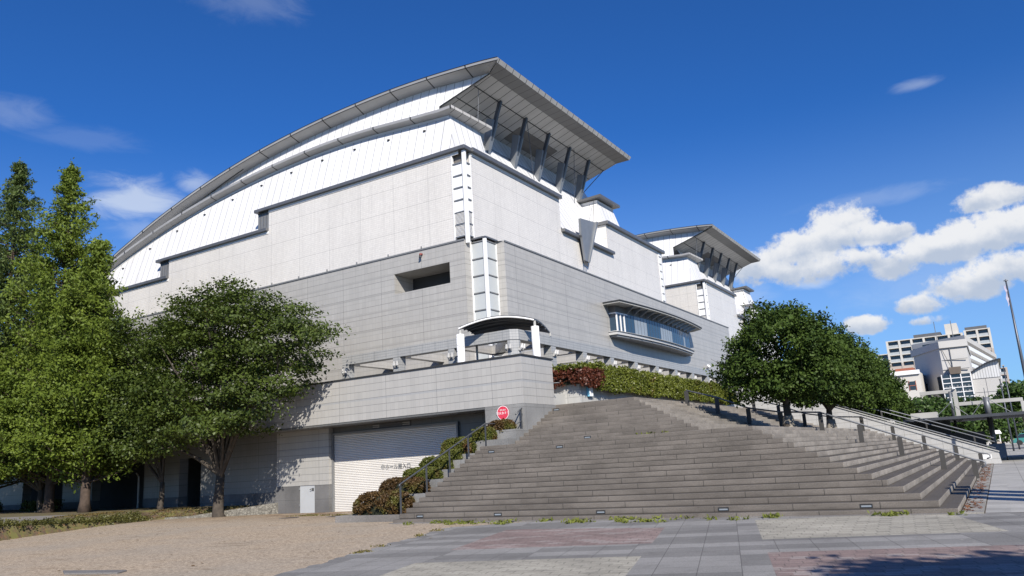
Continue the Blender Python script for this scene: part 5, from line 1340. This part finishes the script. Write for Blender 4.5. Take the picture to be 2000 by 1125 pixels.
# ================================================================ RIGHT BACKGROUND
def build_background():
    # tall posts just outside the frame, their long shadows cross the pavement
    for k, (x, y) in enumerate(((5.2, 19.85), (5.2, 18.55), (5.2, 17.05))):
        t = thing('banner_post', ('farthest', 'middle', 'nearest')[k]+' of three square posts whose shadows cross the light pavement', 'post', (x, y, .04), 'square posts beside the pavement')
        mb = MB(); mb.box(x-.24, x+.24, y-.24, y+.24, .04, 6.3); part('shaft', mb, M['concrete'], t, bevel=.02)
        mb = MB(); mb.box(x-.30, x+.30, y-.30, y+.30, 6.301, 6.4); part('cap', mb, M['louvre'], t)
    # glass-roofed canopy with masts and a gray frame
    c = thing('walkway_canopy', 'flat dark walkway roof hung by rods from steel masts and a gray frame', 'canopy', (-1, 56, 0))
    mb = MB(); mb.box(-4.6, 7.0, 50.5, 61.5, 2.50, 2.66); part('roof', mb, M['roof_slab_dark'], c)
    mb = MB(); mb.tube([(-2.22, 56, 2.66), (-2.22, 56, 4.30)], .085, 12); mb.tube([(-2.22, 56, .0), (-2.22, 56, 2.5)], .085, 12); part('mast', mb, M['rail_steel'], c, True)
    mb = MB(); mb.tube([(-.36, 56, 2.66), (-.36, 56, 3.78)], .17, 14); mb.tube([(-.36, 56, .0), (-.36, 56, 2.5)], .15, 14); part('mast', mb, M['rail_steel'], c, True)
    mb = MB(); mb.tube([(-.36, 56, 3.78), (-.36, 56, 4.35)], .02, 5); part('spike', mb, M['rail_steel'], c)
    for a, b in (((-2.28, 55.8, 3.6), (-3.35, 55.6, 2.66)), ((-2.15, 55.8, 3.45), (-1.35, 55.6, 2.66)), ((-.5, 55.8, 3.62), (-1.3, 55.6, 2.66)), ((-.22, 55.8, 3.62), (.85, 55.6, 2.72)), ((-4.0, 55.6, 3.05), (-3.6, 55.6, 2.66))):
        mb = MB(); mb.tube([a, b], .022, 6); part('tie_rod', mb, M['rail_steel'], c)
    mb = MB(); mb.tube([(-2.28, 55.8, 3.6), (-2.24, 55.8, 3.68)], .045, 8); part('rod_clamp', mb, M['white_metal'], c)
    f = thing('gray_portal_frame', 'gray square beam frame standing above the dark walkway roof', 'frame', (-1.5, 57, 0))
    mb = MB(); mb.box(-3.95, -2.12, 56.8, 57.1, 4.24, 4.46); mb.box(-2.119, -1.88, 56.8, 57.1, 2.4, 4.46); part('left_bay', mb, M['concrete'], f, bevel=.015)
    mb = MB(); mb.box(-1.879, 1.55, 56.8, 57.1, 3.40, 3.62); part('beam', mb, M['concrete'], f, bevel=.015)
    mb = MB(); mb.box(1.40, 1.62, 56.8, 57.1, 2.4, 3.399); part('post', mb, M['concrete'], f, bevel=.015)
    mb = MB(); mb.box(-2.0, -1.9, 56.6, 56.8, 4.46, 4.56); part('cap_fitting', mb, M['white_metal'], f)
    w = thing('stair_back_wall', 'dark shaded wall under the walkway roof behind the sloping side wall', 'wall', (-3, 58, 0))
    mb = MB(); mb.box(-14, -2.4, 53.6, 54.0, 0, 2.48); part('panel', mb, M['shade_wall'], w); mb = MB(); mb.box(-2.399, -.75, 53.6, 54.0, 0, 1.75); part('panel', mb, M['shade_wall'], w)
    mb = MB(); mb.box(-4.55, -3.1, 55.2, 56.5, 2.661, 3.1); part('parapet', mb, M['concrete'], w)
    b = thing('notice_board', 'dark blue notice board standing in the shade at the end of the side wall', 'notice board', (.0, 52.5, 0))
    mb = MB(); mb.box(-.62, .18, 53.3, 53.38, .25, 1.0); part('board', mb, plain('board_blue', (.06, .10, .17), .5), b)
    for x in (-.58, .14):
        mb = MB(); mb.box(x-.03, x+.03, 53.381, 53.44, 0, 1.05); part('leg', mb, M['black'], b)
    # flag pole
    p = thing('flag_pole', 'tall steel flagpole leaning into the right edge of the photo with a drooping flag', 'flagpole', (1.52, 45, .04))
    mb = MB(); mb.tube([(1.52, 45, .04), (1.52, 45, 5), (1.52, 45, 8.85)], [.085, .07, .035], 12); part('pole', mb, M['strut_dark'], p, True)
    mb = MB(); mb.tube([(1.52, 45, 8.85), (1.52, 45, 8.93), (1.52, 45, 9.0)], [.03, .06, .02], 8); mb.tube([(1.42, 45, 8.93), (1.62, 45, 8.93)], .02, 6); part('finial', mb, M['rail_steel'], p, True)
    mb = MB(); n = 8
    L = [(1.48-.02*math.sin(k*2.2), 44.93, 8.70-.14*k) for k in range(n)]; Rr = [(1.40-.03*math.sin(k*1.7+1), 44.86+.03*math.sin(k*2.6), 8.62-.145*k) for k in range(n)]
    mb.strip(L, Rr); part('flag', mb, M['flag_cloth'], p)
    # apartment blocks
    def flats(name, label, x0, x1, y, z1, cols_, floors, fh, wm, split=None, depth=16, beige_below=None, roofc=None):
        a = thing(name, label, 'apartment block', ((x0+x1)/2, y, 0), 'apartment blocks in the far background')
        zb = z1-floors*fh
        mb = MB(); mb.box(x0, x1, y+1.6, y+depth, -1, z1); part('wall', mb, M['cream_wall'] if not beige_below else M['cream_wall'], a)
        fr = MB(); lo = MB()
        wd = (x1-x0)/cols_
        for i in range(cols_+1):
            xx = x0+wd*i
            zz = z1 if not beige_below else z1
            fr.box(xx-.28, xx+.28, y, y+1.6, max(-1, beige_below or -1), z1)
            if beige_below: lo.box(xx-.28, xx+.28, y, y+1.6, -1, beige_below-.001)
        railm = plain(name+'_rail', (.42, .45, .46), .3)
        for k in range(int(z1/fh)):
            z = z1-fh*k; low = beige_below and z-.3 < beige_below
            part('balcony_slab', MB().box(x0+.01, x1-.01, y+.02, y+1.59, z-.26, z-.005), M['beige_wall'] if low else wm, a)
            part('balcony_rail', MB().box(x0+.3, x1-.3, y+.10, y+.18, z-fh, z-fh+.72), M['beige_wall'] if beige_below and z-fh < beige_below else railm, a)
            if z < 12: continue
            for i in range(cols_):
                xx = x0+wd*i
                part('window', MB().box(xx+.5, xx+wd-.5, y+1.5, y+1.598, z-fh+.1, z-.42), M['window_dark'], a)
        part('frame', fr, wm, a)
        if beige_below:
            part('lower_frame', lo, M['beige_wall'], a)
        if roofc:
            for (rx0, rx1, rz) in roofc:
                mb = MB(); mb.box(rx0, rx1, y+1, y+depth-2, z1+.01, z1+rz); part('roof_block', mb, M['concrete_dark'] if rz < 1.6 else M['cream_wall'], a)
        return a
    flats('apartment_block', 'long cream apartment block with balconies behind the gray glazed building', -23.6, -4.4, 250, 29.6, 6, 10, 2.05, M['cream_wall'], beige_below=23.0, roofc=((-16.5, -9.5, 1.0), (-8.3, -5.2, 3.0)))
    flats('apartment_block', 'taller right hand cream and beige apartment block with dark roof edge', -3.6, 2.3, 252, 30.3, 2, 10, 2.05, M['cream_wall'], beige_below=24.5, roofc=((-3.5, 1.9, .9),))
    flats('apartment_block', 'narrow cream apartment block at the left end of the far row', -28.4, -25.4, 268, 27.8, 1, 10, 2.05, M['cream_wall'])
    flats('apartment_block', 'low beige apartment block at the right edge below the taller one', 3.0, 5.2, 290, 21.6, 1, 7, 2.1, M['beige_wall'], beige_below=12.0)
    # wing of slanted white balconies
    a = thing('balcony_block', 'block with stepped white balconies behind the gray glazed building', 'apartment block', (0, 165, 0), 'apartment blocks in the far background')
    d0 = np.array([-3.4, 158.0]); d1 = np.array([1.3, 205.0]); nn = np.array([.99, -.10])
    mb = MB(); mb.prism([(*d0, -1), (*(d0+np.array([-6, 3])), -1), (*(d1+np.array([-6, 3])), -1), (*d1, -1)], (0, 0, 19.2)); part('wall', mb, M['window_dark'], a)
    mb = MB(); mb.prism([(*(d0-np.array([8, -6])), 17.9), (*(d0+nn*1.0), 17.9), (*(d1+nn*1.0), 17.9), (*(d1-np.array([8, -6])), 17.9)], (0, 0, .9)); part('roof', mb, M['pale_gray_wall'], a)
    for k in range(8):
        z = 16.2-1.55*k
        mb = MB(); mb.prism([(*d0, z), (*(d0+nn*1.3), z), (*(d1+nn*1.3), z), (*d1, z)], (0, 0, .72)); part('balcony', mb, M['white_metal'], a)
    # gray glazed public building
    g = thing('glazed_building', 'gray public building with a tall gridded window bay and shaded left flank', 'building', (-4, 130, 0))
    Cn = np.array([-5.5, 130.0]); Rn = np.array([-2.0, 130.4]); Ln = np.array([-9.6, 138.5]); Bn = np.array([-7.5, 150])
    mb = MB(); mb.prism([(*Cn, -1), (*Rn, -1), (*(Rn+np.array([0, 18])), -1), (*Bn, -1), (*Ln, -1)], (0, 0, 15.2)); part('tower', mb, M['pale_gray_wall'], g)
    ex = lambda p, k: tuple(np.array(p)+(np.array(p)-np.array([-6.5, 138]))/np.linalg.norm(np.array(p)-np.array([-6.5, 138]))*k)
    mb = MB(); mb.prism([(*ex(q, .35), 14.2) for q in (Cn, Rn, Rn+np.array([0, 18]), Bn, Ln)], (0, 0, 1.0)); part('parapet', mb, M['pale_gray_wall'], g)
    mb = MB(); mb.box(-5.45, -2.1, 129.95, 130.1, 10.95, 11.05); mb.box(-4.2, -4.14, 129.97, 130.1, 11.1, 14.1); mb.box(-5.4, -2.1, 129.97, 130.1, 12.4, 12.46); part('wall_joint', mb, M['louvre'], g)
    mb = MB(); mb.box(-5.75, -2.15, 129.2, 130.0, -1, 10.2); part('glazing', mb, M['window_dark'], g)
    mb = MB()
    for z in np.arange(2.2, 10.3, .68): mb.box(-5.8, -2.1, 129.1, 129.19, z-.05, z+.05)
    for x in (-5.78, -4.65, -3.35, -2.12): mb.box(x-.06, x+.06, 129.05, 129.16, -1, 10.3)
    part('window_grid', mb, M['white_metal'], g)
    mb = MB()
    rgx = np.random.default_rng(4)
    for z in (7.7, 8.4):
        for k in range(7):
            x = -5.5+.47*k; mb.box(x, x+.22, 129.17, 129.19, z, z+rgx.uniform(.12, .26))
    part('window_stickers', mb, M['louvre'], g)
    mb = MB(); mb.hexa([(-4.6, 128.9, 10.25), (-3.3, 128.9, 10.25), (-3.3, 129.9, 10.25), (-4.6, 129.9, 10.25)], [(-4.75, 128.9, 11.25), (-3.15, 128.9, 11.25), (-3.15, 129.9, 11.25), (-4.75, 129.9, 11.25)]); part('brown_box', mb, plain('brown_panel', (.13, .105, .085), .7), g)
    mb = MB(); dl = (Ln-Cn)/np.linalg.norm(Ln-Cn); nl = np.array([dl[1], -dl[0]])*-1
    for s0, s1, z0, z1 in ((.8, 2.2, 4.0, 10.2), (6.0, 7.4, 7.5, 9.6)):
        q = lambda s, z: (*(Cn+dl*s+nl*.06), z)
        mb = MB(); mb.face([q(s0, z0), q(s1, z0), q(s1, z1), q(s0, z1)]); part('side_window', mb, M['window_dark'], g)
    mb = MB(); mb.tube([(-5.2, 129.9, 14.1), (-4.3, 129.6, 11.2)], .04, 5); part('cable', mb, M['black'], g)
    mb = MB(); mb.tube([(-3.6, 137, 15), (-3.6, 137, 19.0)], .05, 5); part('antenna', mb, M['rail_steel'], g); mb = MB(); mb.tube([(-6.0, 140, 15), (-6.0, 140, 19.5)], .05, 5); part('antenna', mb, M['rail_steel'], g)
    # white hall with curved roof, right of it
    v = thing('curved_roof_hall', 'pale hall with a dark upswept curved roof right of the gridded window', 'building', (-.5, 133, 0))
    mb = MB(); mb.box(-2.2, 1.55, 131.0, 150, -1, 9.6); part('wall', mb, M['pale_gray_wall'], v)
    mb = MB()
    cv = [(-2.4+4.3*k/12, 10.0+1.75*math.sin(.5*math.pi*k/12)**1.0) for k in range(13)]
    for i in range(12): mb.hexa([(cv[i][0], 130.2, cv[i][1]), (cv[i+1][0], 130.2, cv[i+1][1]), (cv[i+1][0], 130.2, cv[i+1][1]+.16), (cv[i][0], 130.2, cv[i][1]+.22)], [(cv[i][0], 150, cv[i][1]), (cv[i+1][0], 150, cv[i+1][1]), (cv[i+1][0], 150, cv[i+1][1]+.16), (cv[i][0], 150, cv[i][1]+.22)])
    part('roof', mb, M['canopy_dark'], v)
    mb = MB()
    for i in range(1, 11): mb.face([(cv[i][0], 130.9, 9.4), (cv[i+1][0]-.0, 130.9, 9.4), (cv[i+1][0], 130.9, cv[i+1][1]), (cv[i][0], 130.9, cv[i][1])])
    part('clerestory', mb, seamed('ribbed_metal', (.62, .63, .64), .34, .1, dark=.6), v)
    mb = MB(); mb.box(-.4, -.37, 130.96, 131.0, -1, 9.3); mb.box(-2.2, 1.5, 130.96, 131.0, 7.4, 7.44); part('wall_joint', mb, M['louvre'], v)
    # low white building between the trees and the tower
    l = thing('low_white_building', 'low white building with one small brown window left of the gray tower', 'building', (-12, 128, 0))
    mb = MB(); mb.box(-22, -8.4, 126.5, 140, -1, 11.0); part('wall', mb, M['cream_wall'], l)
    mb = MB(); mb.box(-22.1, -8.3, 126.2, 126.6, 10.6, 11.2); part('parapet', mb, M['white_metal'], l)
    mb = MB(); mb.box(-9.9, -9.1, 126.44, 126.5, 8.4, 9.6); fr = part('window', mb, M['window_dark'], l)
    mb = MB(); mb.box(-9.98, -9.9, 126.40, 126.5, 8.3, 9.7); mb.box(-9.1, -9.02, 126.40, 126.5, 8.3, 9.7); mb.box(-9.98, -9.02, 126.40, 126.5, 8.95, 9.05); part('frame', mb, M['brick_red'], fr)
    mb = MB(); mb.box(-11.6, -9.2, 128.5, 133, 11.21, 11.75); part('brick_penthouse', mb, M['brick_red'], l)
    # small street things far right
    k = thing('parked_car', 'teal parked car at the far right end of the street', 'car', (2.35, 112, .0))
    mb = MB(); mb.hexa([(1.2, 111, .30), (4.6, 111, .30), (4.6, 112.7, .30), (1.2, 112.7, .30)], [(1.25, 111.05, .85), (4.5, 111.05, .80), (4.5, 112.65, .80), (1.25, 112.65, .85)])
    mb.hexa([(1.6, 111.05, .85), (4.0, 111.05, .82), (4.0, 112.65, .82), (1.6, 112.65, .85)], [(2.0, 111.2, 1.38), (3.4, 111.2, 1.38), (3.4, 112.5, 1.38), (2.0, 112.5, 1.38)]); part('body', mb, M['car_teal'], k, bevel=.05)
    mb = MB(); mb.hexa([(1.72, 111.03, .92), (3.85, 111.03, .90), (3.85, 111.06, .90), (1.72, 111.06, .92)], [(2.02, 111.16, 1.30), (3.38, 111.16, 1.30), (3.38, 111.19, 1.30), (2.02, 111.19, 1.30)]); part('window', mb, M['window_dark'], k)
    for x in (1.85, 3.95):
        mb = MB(); mb.tube([(x, 110.98, .31), (x, 111.2, .31)], .31, 16); part('wheel', mb, M['tyre'], k)
    for x, y, hgt, lb in ((1.3, 84, 7.5, 'thin lamp post at the right edge beside the road'), (.78, 78, 6.0, 'dark lamp post left of the other one at the right edge')):
        s = thing('lamp_post', lb, 'lamp post', (x, y, 0), 'lamp posts by the road')
        mb = MB(); mb.tube([(x, y, 0), (x, y, hgt)], [.07, .045], 8); part('pole', mb, M['strut_dark'], s, True)
        mb = MB(); mb.box(x-.09, x+.09, y-.5, y+.1, hgt, hgt+.08); part('lamp', mb, M['concrete'], s)
    s = thing('white_kiosk', 'small kiosk with a white curved roof under the trees behind the right hand mast', 'kiosk', (-.5, 86, 0))
    mb = MB(); mb.box(-.62, .02, 86, 86.7, 0, .8); part('body', mb, M['beige_wall'], s, bevel=.05)
    mb = MB(); mb.hexa([(-.75, 85.9, 1.5), (.2, 85.9, 1.5), (.2, 86.8, 1.5), (-.75, 86.8, 1.5)], [(-.6, 86.0, 1.85), (.05, 86.0, 1.85), (.05, 86.7, 1.85), (-.6, 86.7, 1.85)]); part('roof', mb, M['white_metal'], s, bevel=.06)
    for x in (-.58, -.02):
        mb = MB(); mb.box(x-.03, x+.03, 86.1, 86.16, .8, 1.5); part('post', mb, M['white_metal'], s)
build_background()
